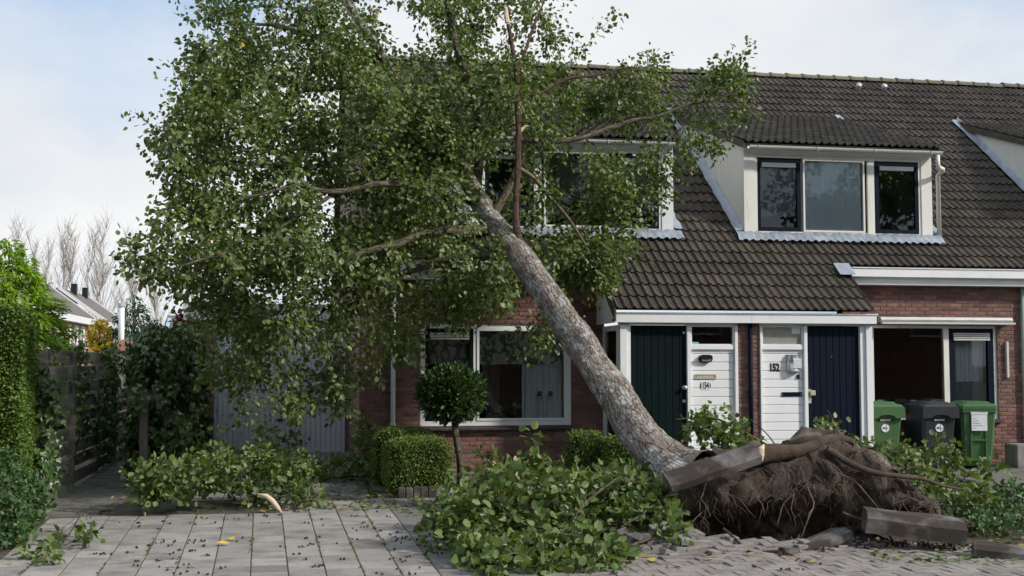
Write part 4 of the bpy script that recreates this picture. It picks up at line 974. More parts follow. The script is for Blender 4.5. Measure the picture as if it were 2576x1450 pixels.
L_([A(1302, 420, 14.7), A(1360, 470, 15.0), A(1420, 540, 15.3), A(1470, 620, 15.5), A(1500, 690, 15.6)], [.035, .032, .027, .02, .010], 'twig', 8, .03, 12)
L_([A(1300, 180, 15.0), A(1320, 130, 15.2), A(1345, 60, 15.5), A(1380, -20, 15.7)], [.03, .025, .02, .008], 'barkred', 8, .02, 13)
L_([A(1301, 260, 14.9), A(1400, 215, 15.2), A(1500, 190, 15.5), A(1600, 170, 15.7)], [.03, .025, .02, .008], 'barkred', 8, .03, 14)
L_([A(690, 790, 14.1), A(640, 860, 14.2), A(620, 950, 14.4)], [.016, .012, .006], 'twig', 6, .02, 15)
L_([A(830, 775, 15.0), A(850, 880, 15.2), A(865, 1000, 15.4)], [.02, .014, .006], 'twig', 6, .02, 16)
L_([A(780, 225, 15.8), A(640, 290, 15.0), A(500, 320, 14.4), A(400, 330, 14.0)], [.03, .025, .018, .006], 'twig', 8, .03, 17)
L_([A(850, 482, 14.2), A(700, 580, 13.7), A(560, 640, 13.4), A(430, 680, 13.2), A(340, 700, 13.1)], [.03, .028, .022, .016, .006], 'bark2', 8, .03, 18)
# split ends
for (p, r, d) in ((A(1276, 58, 15.15), .034, (-.15, 0, 1)), (A(1290, 340, 14.72), .03, (.9, -.2, .5)), (A(1180, 350, 15.4), .035, (-.6, -.3, 1)), (A(940, 60, 16.9), .03, (.3, -.4, .8))):
    d = Vector(d).normalized(); p = Vector(p); mb = MB(); mb.tube([p, p+d*.1, p+d*.17+Vector((.01, 0, .03)), p+d*.24], [r, r*.95, r*.6, r*.1], 7); mb.build('broken_end', M['wound'], tree)
# crown: leafy twigs reach points spread through overlapping masses of the crown's volume
masses = [  # x, y, depth, half width, half height (picture units at that depth), half depth m, twigs
 (700, 100, 15.6, 240, 170, 1.5, 190), (1000, 70, 16.2, 240, 180, 1.6, 170), (1270, 60, 16.2, 150, 130, 1.2, 62), (610, 360, 14.6, 220, 190, 1.3, 200), (900, 330, 15.2, 250, 190, 1.6, 230),
 (560, 600, 13.9, 190, 150, 1.0, 150), (790, 620, 14.4, 250, 190, 1.3, 230), (690, 820, 14.6, 190, 110, 1.0, 100), (1040, 540, 15.0, 190, 180, 1.2, 140), (1130, 300, 15.6, 170, 180, 1.2, 120),
 (1370, 260, 15.9, 170, 80, 1.0, 70), (1580, 260, 15.8, 170, 75, .9, 66), (1790, 210, 15.8, 80, 75, .6, 26), (1430, 640, 15.6, 150, 90, .7, 84), (1250, 730, 15.3, 190, 60, .8, 84), (1530, 650, 15.6, 75, 80, .5, 40), (560, 110, 15.3, 130, 150, .9, 74), (530, 290, 14.6, 100, 120, .8, 50), (1480, 520, 15.7, 150, 60, .5, 34), (1620, 430, 15.8, 80, 80, .4, 20), (1380, 430, 15.6, 90, 70, .5, 14),
 (862, 980, 15.3, 50, 110, .35, 34), (1000, 830, 15.3, 130, 80, .7, 38), (1800, 340, 15.8, 80, 60, .5, 18), (400, 330, 14.1, 50, 30, .3, 8), (1400, 90, 15.6, 40, 60, .4, 8), (390, 655, 13.3, 85, 60, .5, 30), (500, 700, 13.8, 70, 40, .5, 9),
 (1680, 430, 15.9, 70, 50, .4, 14), (620, 930, 14.7, 110, 80, .6, 36), (730, 970, 14.9, 60, 60, .4, 12), (1100, 790, 15.6, 110, 70, .6, 26), (1330, 830, 15.8, 90, 45, .4, 16), (1110, 420, 15.4, 90, 100, .8, 30), (760, 1000, 15.1, 60, 50, .4, 12), (1840, 250, 15.8, 50, 40, .4, 9), (1150, 330, 14.7, 130, 100, .4, 40), (1250, 230, 14.6, 110, 90, .4, 26), (1060, 470, 14.3, 130, 90, .4, 34), (1400, 330, 14.9, 120, 60, .4, 20), (1330, 520, 14.9, 110, 60, .3, 18), (1500, 420, 15.0, 130, 70, .4, 22), (1160, 620, 14.0, 90, 60, .3, 14), (470, 470, 14.1, 90, 110, .8, 40), (1560, 510, 15.7, 70, 50, .4, 9), (1640, 180, 15.8, 120, 30, .5, 12), (1450, 60, 15.6, 25, 35, .3, 4)]
att = []
for x, y, Y, rx, ry, rY, n in masses:
    k = Y/3000*1.03; Y += .2; cl = ellip(max(3, n//6), A(x, y, Y), (max(.08, rx*k-.2), rY, max(.08, ry*k-.2)), .2)
    att.append(cl[rng.integers(0, len(cl), n)]+rng.normal(size=(n, 3))*.19)
att = np.concatenate(att); att = att[att[:, 1] < 17.2]
paths = grow(seeds, att, .22, .013, .003, .10, .13)
twigs('twig', paths, M['twig'], tree)
Pl, Dl, Nl, Sl = leaf_points(paths, 32, .22, .064, .10, -.45)
keep = (Pl[:, 1] < 17.45)
leaves('crown', Pl[keep], Dl[keep], Nl[keep], Sl[keep], M['leaf'], tree)
yl = np.where(keep)[0]; yl = rng.choice(yl, 420, replace=False); leaves('yellow_leaves', Pl[yl]+.02, Dl[yl], Nl[yl], Sl[yl], mat('turning_leaf', (.26, .24, .035), (.36, .27, .04), 20, .5, rnd=.4, transl=.25), tree)
print('crown leaves', keep.sum(), 'paths', len(paths))
# single leaves that stand out: yellowed ones
leaf_me = MB(); leaf_me.v = [tuple(v) for v in LEAF_V]; leaf_me.f = [tuple(f) for f in LEAF_F]; leaf_me = leaf_me.mesh('leaf'); leaf_me.materials.append(M['leaf'])
leafd_me = leaf_me.copy(); leafd_me.materials.clear(); leafd_me.materials.append(M['leafdark'])
leafy_me = leaf_me.copy(); leafy_me.materials.clear(); leafy_me.materials.append(M['leafyel'])
def single(me, parent, P_, D_, N_, S_, name='leaf'):
    X, Y_, Z_ = leaf_frames(P_[None], D_[None], N_[None], None); X, Y_, Z_ = X[0], Y_[0], Z_[0]
    mtx = Matrix(((X[0], Y_[0], Z_[0]), (X[1], Y_[1], Z_[1]), (X[2], Y_[2], Z_[2])))
    return inst(name, me, parent, P_, mtx.to_euler(), (S_, S_, S_))

# --- root plate: heaved soil with an undercut front, roots hanging out of it
cx_ = [3.1, 3.42, 3.85, 4.37, 4.85, 5.3, 5.6, 5.85, 6.2, 6.6, 6.95]; ch_ = [.28, .70, .90, 1.05, 1.14, 1.24, 1.16, .93, .60, .36, .2]
prof = [(-.05, -.45), (.28, -.30), (.36, -.05), (.22, .14), (.0, .32), (-.16, .5), (-.22, .66), (-.16, .82), (-.02, .95), (.14, 1.0), (.36, .93), (.62, .74), (.95, .45), (1.3, .15), (1.6, -.1)]
K = 84; J = 44; V = np.zeros((K, J, 3)); pt = np.linspace(0, 1, len(prof))
for k in range(K):
    X = 3.1+3.85*k/(K-1); h = np.interp(X, cx_, ch_)
    for j in range(J):
        u = j/(J-1); py = np.interp(u, pt, [q[0] for q in prof]); pz = np.interp(u, pt, [q[1] for q in prof])
        sc_ = min(1, (h-.1)/.8); Yc = 11.42-(X-4.6)*.05
        p = Vector((X, Yc+py*(.35+.65*sc_), .2+(h-.2)*pz if pz > 0 else .2+pz*.6*sc_))
        nv = noise.noise_vector(p*2.3)*.12+noise.noise_vector(p*6.5)*.085+noise.noise_vector(p*17)*.04
        V[k, j] = p+nv
F = np.array([(k*J+j, (k+1)*J+j, (k+1)*J+j+1, k*J+j+1) for k in range(K-1) for j in range(J-1)])[:, ::-1]
npmesh('root_ball', V.reshape(-1, 3), F, M['rootsoil'], tree, smooth=True)
fr_ = []
for q in range(1100):
    k = rng.integers(6, K-16); j = rng.integers(9, 27); p = V[k, j].copy()
    if noise.noise(Vector((p[0]*3.2, p[2]*3.2, 7))) < rng.normal()*.25-.12: continue
    L0 = rng.uniform(.06, .40)*(.5+.5*min(1, p[2])); sw = noise.noise(Vector((p[0]*1.6, p[2]*2, 2)))*1.6
    d = np.array((sw+rng.normal()*.5, -rng.uniform(.1, .9), rng.uniform(-.3, .5))); n = 7; P_ = [p]
    for i in range(n-1):
        d = d*.82+np.array((rng.normal()*.36, rng.normal()*.22, -.24+rng.normal()*.15)); P_.append(P_[-1]+d/np.linalg.norm(d)*L0/(n-1))
    r = rng.uniform(.0015, .005); fr_.append((np.array(P_), np.linspace(r, r*.3, n)))
o = twigs('fine_roots', fr_, M['root'], tree)
for q in range(15):
    k = int(rng.integers(12, K-20)); j = int(rng.integers(12, 27)); p = Vector(V[k, j])+Vector((0, .06, 0)); d = Vector((rng.normal()*.8, -rng.uniform(.2, .9), rng.uniform(-.5, .2))); pts = [p]
    for i in range(6): d = (d*.8+Vector((rng.normal()*.3, rng.normal()*.15, -.25))).normalized(); pts.append(pts[-1]+d*rng.uniform(.06, .11))
    r = rng.uniform(.006, .014); mb = MB(); mb.tube(pts, list(np.linspace(r, r*.25, 7)), 7); mb.build('root', M['root'], tree, True)
for pts, r in (([A(1900, 1145, 11.25), A(2000, 1128, 11.3), A(2080, 1102, 11.35), A(2135, 1100, 11.4), A(2150, 1115, 11.4)], [.09, .075, .06, .05, .03]), ([A(2080, 1130, 11.2), A(2180, 1180, 11.1), A(2260, 1200, 11.1), A(2340, 1210, 11.2), A(2420, 1235, 11.3)], [.035, .03, .024, .018, .008]),
               ([A(2120, 1290, 10.75), A(2180, 1310, 10.7), A(2240, 1350, 10.65), A(2250, 1400, 10.6)], [.016, .014, .012, .005]), ([A(1820, 1330, 10.8), A(1880, 1390, 10.6), A(1960, 1395, 10.4), A(2060, 1430, 10.1)], [.012, .016, .016, .012])):
    limb('root', pts, r, M['bigroot'], tree, 11, .04, .22, .05, 20)
p = Vector(A(1908, 1155, 11.05)); mb = MB(); mb.tube([p, p+Vector((.01, -.02, .05)), p+Vector((.02, -.03, .10)), p+Vector((.05, -.02, .14))], [.05, .045, .03, .008], 8); mb.build('broken_end', M['wound'], tree)

# ================================================================== KERBSTONES AND LOOSE PAVING
def kerb(label, c, size, rot, group='uprooted kerbstones', name='kerbstone', mt='kerb'):
    mb = MB(); a, b, h = size[0]/2, size[1]/2, size[2]/2
    n = 10
    # long block with a sloped front edge and slightly broken outline
    pr = [(-b, -h), (b, -h), (b, h), (-b*.45, h), (-b, h*.35)]
    for k in range(n+1):
        x = -a+2*a*k/n
        for y, z in pr:
            q = noise.noise_vector(Vector((x*4, y*6, z*6+c[0]*3)))*.010
            mb.v.append((x+(q.x*2.5 if k in (0, n) else 0), y+q.y, z+q.z))
    m_ = len(pr)
    for k in range(n):
        for i in range(m_): mb.f.append((k*m_+i, k*m_+(i+1) % m_, (k+1)*m_+(i+1) % m_, (k+1)*m_+i))
    mb.f.append(tuple(range(m_))); mb.f.append(tuple(n*m_+i for i in range(m_-1, -1, -1))); mb.fix = True
    o = mb.build(name, M[mt]); o.location = c; o.rotation_euler = [R(q) for q in rot]; tag(o, label, 'kerbstone', group); return o
c = A(1792, 1178, 10.98); kerb('long dirty kerbstone lifted slanting on top of the root plate', c, (.96, .20, .11), (26, -16, 3))
c = A(2297, 1322, 10.45); kerb('big grey kerbstone lying tilted right of the hole under the roots', c, (.90, .24, .20), (6, 6.5, -14))
c = A(2052, 1368, 10.72); kerb('flat grey kerb slab tipped into the hole, dry round leaf on it', c, (.62, .36, .10), (-8, -17, 8))
c = A(2535, 1392, 9.9); kerb('dark sunken kerbstone among leaves at the road edge', c, (.6, .2, .12), (4, 5, -24))
c = A(1985, 1392, 10.42); kerb('small broken concrete lump in front of the tipped kerb slab', c, (.16, .10, .09), (5, 4, 15), 'broken bits of paving', 'concrete_lump')
for k, (x, y, Y, rx, ry, rz, lb) in enumerate(((1612, 1352, 10.75, 20, 30, 60, 'loose grey paver standing on edge between lifted pavers'), (1660, 1322, 10.95, 25, -8, 5, 'grey paver with soil on it lifted highest beside the root plate'), (1745, 1352, 10.75, 10, 20, 35, 'loose paver lying across a gap in the lifted paving'), (1560, 1330, 10.9, -15, 10, 80, 'loose paver half hidden by the front branch pile'), (1690, 1385, 10.5, 6, 18, 20, 'small tilted paver at the front of the lifted paving'))):
    o = inst('loose_paver', pm, None, A(x, y, Y), (R(rx), R(ry), R(rz))); tag(o, lb, 'paver', 'loose pavers by the root plate')
# soil crumbs round the hole
n = 900; X = rng.uniform(3.3, 6.3, n); Y = np.interp(X, [3.3, 4, 5, 6.3], [10.95, 10.86, 10.78, 10.55])+rng.normal(size=n)*.11
P_ = np.stack([X, Y, .018*Y+.012], 1); leaves('soil_crumbs', P_, rdir(n), rdir(n), rng.uniform(.015, .05, n), M['rootsoil'], None, np.array([(0, 0, 0), (-.5, .5, 0), (0, .5, .6), (.5, .5, 0), (0, 1, 0)]), np.array([(0, 2, 1), (0, 3, 2), (1, 2, 4), (2, 3, 4)]))
bpy.data.objects['soil_crumbs']['label'] = 'dark crumbs of soil strewn along the edge of the hole'; bpy.data.objects['soil_crumbs']['category'] = 'soil'

# ================================================================== BROKEN BRANCHES ON THE GROUND
def branch_pile(label, limbs, masses, per, size, nleafobj=0, mt='leafdark', floor=True, group='broken branches on the ground', spread=.2, rough_mt='bark2'):
    base = limbs[0][0][0]; t = thing('fallen_branch', label, 'branch', (base[0], base[1], gz(base[1])), group); sd_ = []
    for i, (pts, rr) in enumerate(limbs):
        o, p, r = limb('limb', pts, rr, M[rough_mt], t, 9, .06, .08, .03, 30+i+len(label)); sd_.append((p, r))
    at2 = np.concatenate([ellip(n, A(x, y, Y), (rx*Y/3000, rY, ry*Y/3000)) for x, y, Y, rx, ry, rY, n in masses])
    at2[:, 2] = np.maximum(at2[:, 2], .018*at2[:, 1]+.05)
    ps = grow(sd_, at2, .14, .013, .0034, .10, .18); 
    if not ps: return t
    twigs('twig', ps, M['twig'], t)
    P_, D_, N_, S_ = leaf_points(ps, per, spread, size, .1, -.15); N_ = rdir(len(P_), (.1, -.25, .25)); S_ = size*rng.uniform(.45, 1.25, len(P_)); P_[:, 2] = np.maximum(P_[:, 2], .018*P_[:, 1]+.02)
    dep = P_[:, 1]; od = np.argsort(dep+rng.normal(size=len(dep))*.3); so = od[:nleafobj]; mo = od[nleafobj:]
    for i in so: single(leafd_me, t, P_[i], D_[i], N_[i], S_[i])
    leaves('foliage', P_[mo], D_[mo], N_[mo], S_[mo], M[mt], t); return t
def Gd(x, y, h=.06): p = gnd(x, y); return np.array((p.x, p.y, p.z+h))
branch_pile('big heap of fresh green branches in front, left of the root plate', [
    ([A(1700, 1290, 11.3), A(1560, 1320, 11.0), A(1420, 1350, 10.7), A(1300, 1340, 10.9), A(1200, 1310, 11.2), A(1120, 1300, 11.4)], [.03, .026, .022, .018, .012, .006]),
    ([A(1640, 1230, 11.8), A(1480, 1220, 12.0), A(1340, 1210, 12.2), A(1220, 1220, 12.2)], [.022, .02, .015, .006]),
    ([A(1420, 1250, 11.7), A(1360, 1180, 11.8), A(1345, 1120, 11.8), A(1340, 1095, 11.8)], [.012, .010, .007, .004]),
    ([A(1560, 1200, 11.2), A(1500, 1240, 11.0), A(1450, 1290, 10.9), A(1430, 1340, 10.7)], [.016, .014, .012, .008]), ([A(1700, 1230, 11.3), A(1620, 1290, 10.9), A(1560, 1330, 10.6)], [.014, .012, .006]), ([A(1240, 1230, 11.5), A(1270, 1290, 10.9), A(1340, 1330, 10.6), A(1420, 1330, 10.5)], [.008, .01, .012, .008]), ([A(1100, 1290, 11.2), A(1180, 1270, 11.1), A(1280, 1240, 11.2)], [.004, .007, .008]),
    ([A(1650, 1345, 10.7), A(1500, 1400, 10.3), A(1380, 1430, 10.1), A(1260, 1440, 10.0)], [.018, .016, .012, .005])],
    [(1180, 1310, 11.1, 110, 70, .35, 46), (1330, 1270, 11.3, 170, 90, .6, 100), (1500, 1265, 11.4, 160, 90, .6, 88), (1280, 1390, 10.4, 140, 55, .4, 62), (1440, 1390, 10.4, 130, 50, .35, 50), (1620, 1290, 11.2, 100, 70, .4, 34), (1345, 1140, 11.8, 30, 45, .1, 9), (1250, 1230, 11.9, 130, 40, .4, 36), (1480, 1215, 12.0, 150, 40, .4, 34), (1640, 1210, 11.9, 70, 45, .3, 14), (1560, 1410, 10.2, 50, 45, .2, 9), (1300, 1440, 10.0, 130, 30, .25, 26), (1450, 1435, 10.0, 100, 25, .25, 18), (1200, 1370, 10.6, 80, 35, .25, 20), (1680, 1320, 10.8, 40, 60, .2, 9), (1100, 1300, 11.3, 45, 45, .2, 14)],
    16, .086, 290, spread=.16)
branch_pile('low heap of leafy branches with a cut stem at the far end of the slabs', [
    ([Gd(640, 1278, .08), Gd(600, 1262, .16), Gd(530, 1264, .14), Gd(460, 1262, .22), A(400, 1220, 14.0)], [.03, .028, .024, .018, .008]),
    ([A(560, 1240, 14.2), A(600, 1190, 14.4), A(620, 1150, 14.5), A(700, 1140, 14.6)], [.016, .013, .01, .005]), ([A(700, 1250, 14.1), A(760, 1240, 14.1), A(800, 1255, 14.0)], [.012, .009, .005])],
    [(450, 1200, 14.0, 130, 60, .45, 74), (600, 1190, 14.4, 150, 60, .5, 84), (720, 1190, 14.5, 80, 50, .4, 36), (380, 1240, 13.9, 60, 35, .25, 22), (770, 1245, 14.1, 50, 25, .2, 14), (560, 1120, 15.2, 40, 45, .2, 5), (640, 1090, 15.5, 30, 30, .2, 3)], 16, .074, 60, spread=.14)
branch_pile('leafy branch standing up behind the root plate before the two front doors', [
    ([A(1985, 1190, 12.6), A(1940, 1130, 12.8), A(1860, 1085, 12.9), A(1790, 1050, 13.0), A(1700, 1055, 13.0)], [.025, .02, .015, .01, .005]), ([A(1985, 1170, 12.6), A(1930, 1090, 12.6), A(1880, 1050, 12.6)], [.012, .008, .004])],
    [(1800, 1070, 12.9, 80, 50, .3, 34), (1840, 1140, 12.8, 90, 50, .35, 34), (1930, 1150, 12.7, 60, 35, .3, 14), (1740, 1060, 13.0, 50, 16, .2, 6), (1740, 1150, 12.8, 50, 40, .3, 14)], 11, .088, spread=.13)
branch_pile('broken limb with bare grey wood and leaves lying right of the root plate', [
    ([A(2215, 1205, 11.9), A(2270, 1175, 12.2), A(2330, 1178, 12.4), A(2420, 1205, 12.4), A(2480, 1220, 12.4)], [.05, .05, .042, .03, .015]), ([A(2100, 1130, 12.3), A(2180, 1125, 12.4), A(2250, 1140, 12.5), A(2330, 1180, 12.4)], [.012, .016, .018, .02]),
    ([A(2140, 1140, 12.4), A(2110, 1080, 12.5), A(2085, 1040, 12.5), A(2075, 1025, 12.5)], [.012, .009, .006, .003])],
    [(2250, 1150, 12.4, 110, 40, .35, 40), (2350, 1150, 12.6, 80, 45, .3, 34), (2090, 1080, 12.6, 45, 45, .2, 20), (2150, 1130, 12.5, 60, 35, .25, 20), (2320, 1220, 12.2, 110, 40, .4, 34), (2480, 1190, 12.4, 50, 30, .2, 8), (2440, 1240, 12.0, 60, 25, .3, 12)], 10, .082, spread=.13)
branch_pile('dark twigs heaped before the garage door and house corner', [
    ([A(960, 1190, 16.6), A(860, 1200, 16.8), A(740, 1190, 17.2), A(640, 1180, 17.4)], [.02, .018, .012, .005]), ([A(930, 1190, 16.7), A(930, 1100, 16.9), A(920, 1020, 17.0)], [.01, .008, .004])],
    [(840, 1180, 17.0, 120, 35, .5, 46), (720, 1120, 18.2, 60, 30, .3, 14), (920, 1120, 16.9, 35, 80, .2, 24), (960, 1180, 16.6, 50, 30, .3, 14), (670, 1170, 17.5, 70, 40, .4, 22)], 12, .085, spread=.15)
branch_pile('small leafy twig lying on the bare soil at the left edge of the slabs', [
    ([Gd(150, 1395), Gd(190, 1350, .12), Gd(225, 1310, .14), Gd(235, 1295, .1)], [.009, .008, .006, .003]), ([Gd(160, 1390), Gd(215, 1372, .08), Gd(255, 1352, .06)], [.006, .005, .003])],
    [(180, 1340, 12.0, 45, 25, .2, 12), (225, 1350, 11.7, 30, 22, .15, 8), (90, 1380, 11.2, 60, 25, .2, 10), (120, 1410, 10.9, 40, 20, .2, 6)], 7, .085, spread=.09)
branch_pile('thin leafy twigs lying along the foot of the brick wall under the window', [
    ([A(1440, 1170, 17.0), A(1350, 1180, 17.0), A(1240, 1175, 17.1), A(1180, 1160, 17.1)], [.012, .01, .007, .004])],
    [(1220, 1150, 17.1, 40, 25, .2, 8), (1360, 1165, 16.9, 80, 18, .25, 18), (1290, 1180, 16.6, 90, 15, .3, 16)], 9, .085, spread=.12)
# pale torn splinter on the slabs
p0 = gnd(706, 1290); mb = MB(); mb.tube([p0+Vector((.01, 0, -.005)), p0+Vector((-.03, 0, .05)), p0+Vector((-.09, .0, .13)), p0+Vector((-.16, .0, .19)), p0+Vector((-.25, .0, .215))], [.012, .03, .034, .028, .006], 6)
for i, v in enumerate(mb.v): mb.v[i] = (v[0], p0.y+(v[1]-p0.y)*.35, v[2])
tag(mb.build('wood_splinter', M['wound'], None, True), 'pale torn splinter of wood standing up at the end of the slabs', 'splinter')
# fallen leaves and cones on the paving
def ground_leaf(x, y, s, mt, lab, grp, rz):
    p = gnd(x, y); o = inst('fallen_leaf', mt, None, (p.x, p.y, p.z+.02), (R(8), R(-10), rz), (s, s, s)); tag(o, lab, 'leaf', grp)
GL = 'yellow leaves fallen on the paving'
ground_leaf(576, 1372, .11, leafy_me, 'pale yellow leaf lying on the slabs, the larger of a touching pair', GL, 1.9); ground_leaf(588, 1362, .09, leafy_me, 'smaller pale yellow leaf touching a larger one on the slabs', GL, .4)
ground_leaf(1606, 1410, .09, leafy_me, 'deep yellow leaf on the brick road, leftmost of a little cluster', GL, 1.2); ground_leaf(1622, 1402, .08, leafy_me, 'deep yellow leaf on the brick road, farthest of a little cluster', GL, .2); ground_leaf(1640, 1415, .09, leafy_me, 'deep yellow leaf on the brick road, rightmost of a little cluster', GL, 5.5)
ground_leaf(970, 1368, .09, leafy_me, 'yellowish leaf lying alone on the right half of the slabs', GL, 2.8); ground_leaf(2535, 1390, .09, leafy_me, 'yellow leaf beside the dark sunken kerbstone', GL, 2)
ico = MB(); ico.tube([(0, 0, -.0), (0, 0, .3), (0, 0, .7), (0, 0, 1.0)], [.25, .5, .42, .12], 6); iv = np.array(ico.v); 
Vc = []; Fc = []; 
for q in range(300):
    if q < 270: p = gnd(rng.uniform(200, 1180), rng.uniform(1285, 1448))
    else: p = gnd(rng.uniform(1500, 2500), rng.uniform(1405, 1448))
    if p.x < -2.5 or noise.noise(Vector((p.x*1.5, p.y*1.1, 4))) < rng.uniform(-.35, .3): continue
    for c_ in range(rng.integers(1, 4)):
        s = rng.uniform(.016, .026); mt = np.array(Euler((rng.uniform(1, 2), 0, rng.uniform(0, 6.3))).to_matrix()); b = len(Vc); off = np.array((p.x+rng.normal()*.025, p.y+rng.normal()*.025, p.z+.010))
        Vc += list(iv@mt.T*s+off); Fc += [tuple(i+b for i in f) for f in ico.f]
    if rng.random() < .5:
        a = rng.uniform(0, 6.3); l = rng.uniform(.03, .09); tb = MB(); tb.tube([(p.x, p.y, p.z+.006), (p.x+math.cos(a)*l*.5, p.y+math.sin(a)*l*.5, p.z+.014), (p.x+math.cos(a)*l, p.y+math.sin(a)*l, p.z+.005)], .0022, 4); b = len(Vc); Vc += [np.array(v) for v in tb.v]; Fc += [tuple(i+b for i in f) for f in tb.f]
mb = MB(); mb.v = [tuple(v) for v in Vc]; mb.f = Fc; o = mb.build('cone_litter', M['cone'], kind='stuff'); o['label'] = 'small dark cones and stalks littering the slabs'; o['category'] = 'litter'
# moss tufts in slab joints
n = 2600; ci = rng.integers(-8, 6, n); ly = rng.uniform(9.3, 14.2, n); keep = np.array([noise.noise(Vector((c*1.7, y*.9, 3))) > .12 for c, y in zip(ci, ly)]); ci, ly = ci[keep], ly[keep]
lx = .308*ci-.372+rng.normal(size=len(ci))*.008; X = lx*math.cos(TR)-(ly-10.29)*math.sin(TR); Y = 10.29+(ly-10.29)*math.cos(TR)+lx*math.sin(TR)
o = leaves('joint_moss', np.stack([X, Y, .018*Y-.002], 1), rdir(len(X), (0, 0, 1.2)), rdir(len(X)), rng.uniform(.012, .03, len(X)), M['moss'], None, SMALL_V, SMALL_F); o['label'] = 'bright green moss growing in the slab joints'; o['category'] = 'moss'

# ================================================================== HEDGES, SHRUBS, TOPIARY
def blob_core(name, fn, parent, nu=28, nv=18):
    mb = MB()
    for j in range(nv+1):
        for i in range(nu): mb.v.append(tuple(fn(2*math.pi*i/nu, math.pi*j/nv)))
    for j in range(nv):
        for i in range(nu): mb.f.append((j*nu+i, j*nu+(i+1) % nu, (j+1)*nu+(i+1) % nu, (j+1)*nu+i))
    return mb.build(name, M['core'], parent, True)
def superbox(c, r, e, th, ph, s=1):
    def f(v): return math.copysign(abs(v)**e, v)
    x = f(math.cos(th))*f(math.sin(ph)); y = f(math.sin(th))*f(math.sin(ph)); z = f(math.cos(ph)); return np.array(c)+np.array((x, y, z))*np.array(r)*s
def hedge(name, label, c, r, e, n, size, mt, cat='hedge', group=None, rough=.03, Vt=SMALL_V, Ft=SMALL_F, out=.9):
    t = thing(name, label, cat, (c[0], c[1], c[2]-r[2]), group); blob_core('inner_twigs', lambda a, b: superbox(c, r, e, a, b, .965), t)
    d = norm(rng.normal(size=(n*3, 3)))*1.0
    # project directions onto the superquadric so the whole skin is covered
    k = (np.abs(d[:, 0]/r[0])**(2/e)+np.abs(d[:, 1]/r[1])**(2/e)+np.abs(d[:, 2]/r[2])**(2/e))**(-e/2)
    P_ = d*k[:, None]; dens = rng.random(len(d)) < np.clip((k/max(r))**2*.9+.25, .25, 1); P_ = P_[dens][:n]; m_ = len(P_)
    nv = norm(np.sign(P_)*np.abs(P_/np.array(r))**(2/e-1)/np.array(r)); jit = np.array([noise.noise(Vector(p*3.1)+Vector((c[0], 0, 0))) for p in P_])
    P2 = np.array(c)+P_+nv*(jit[:, None]*rough*2+rng.normal(size=(m_, 1))*rough*.7)
    leaves('foliage', P2, norm(nv*out+rng.normal(size=(m_, 3))*.7), rdir(m_, (0, 0, .6))+nv*.6, size*rng.uniform(.6, 1.3, m_), M[mt], t, Vt, Ft); return t
g15 = gz(15)
c = A(1053, 1172, 15.35); hedge('box_hedge', 'clipped box hedge block in front, beside the topiary stem', (c[0]-.02, 15.35, g15+.36), (.37, .40, .31), .28, 20000, .029, 'box', group='clipped box blocks')
c = A(1018, 1160, 16.3); hedge('box_hedge', 'clipped box hedge block behind another one, near the white downpipe', (c[0]-.03, 16.3, gz(16.3)+.36), (.38, .36, .37), .28, 12000, .029, 'box', group='clipped box blocks')
c = A(1478, 1150, 16.2); hedge('box_hedge', 'clipped box hedge block left of the leaning trunk, nearer the window', (c[0], 16.3, gz(16.3)+.32), (.21, .34, .32), .28, 9000, .029, 'box', group='clipped box blocks')
c = A(1556, 1150, 15.9); hedge('box_hedge', 'clipped box hedge block half behind the leaning trunk', (c[0], 15.7, gz(15.7)+.31), (.22, .3, .31), .28, 9000, .029, 'box', group='clipped box blocks')
# palisade edging: every small concrete post
edge = thing('palisade_edging', 'row of short dark concrete palisades below the front box hedge', 'edging', (1.6, 14.8, g15))
pme = MB().bbox(-.045, .045, -.04, .04, -.05, .13, .012).mesh('palisade'); pme.materials.append(M['kerb'])
x0 = AX(1010, 14.85, 1240)
for k in range(16): inst('palisade', pme, edge, (x0+.093*k, 14.86+.004*k, gz(14.86)+rng.normal()*.004), (0, 0, rng.normal()*.02))
# topiary
tx = AX(1147, 16.2, 1100); t = thing('topiary', 'round clipped laurel ball on a single bare stem in front of the window', 'topiary', (tx+.06, 16.2, gz(16.2)))
limb('trunk', [(tx+.075, 16.2, gz(16.2)-.03), (tx+.055, 16.2, gz(16.2)+.3), (tx+.01, 16.2, gz(16.2)+.6), (tx-.02, 16.2, gz(16.2)+.95), (tx-.03, 16.2, 1.5)], [.062, .05, .045, .05, .03], M['bark2'], t, 12, .04, .08, .01, 5)
cb = A(1136, 992, 16.2); n = 3600; d = norm(rng.normal(size=(n, 3))); rr = rng.uniform(.72, 1.02, (n, 1)); rad = np.array((.44, .44, .36))
P_ = cb+d*rr*rad*(1+.07*np.array([noise.noise(Vector(q*4)) for q in d])[:, None]); leaves('crown', P_, norm(d*.9+rng.normal(size=(n, 3))*.45+np.array((0, 0, .45))), rdir(n, (0, -.3, .8)), rng.uniform(.07, .12, n), M['laurel'], t, LANCE_V*np.array((1.5, 1, 1)), LANCE_F)
blob_core('inner_twigs', lambda a, b: superbox(cb, rad, 1, a, b, .78), t)
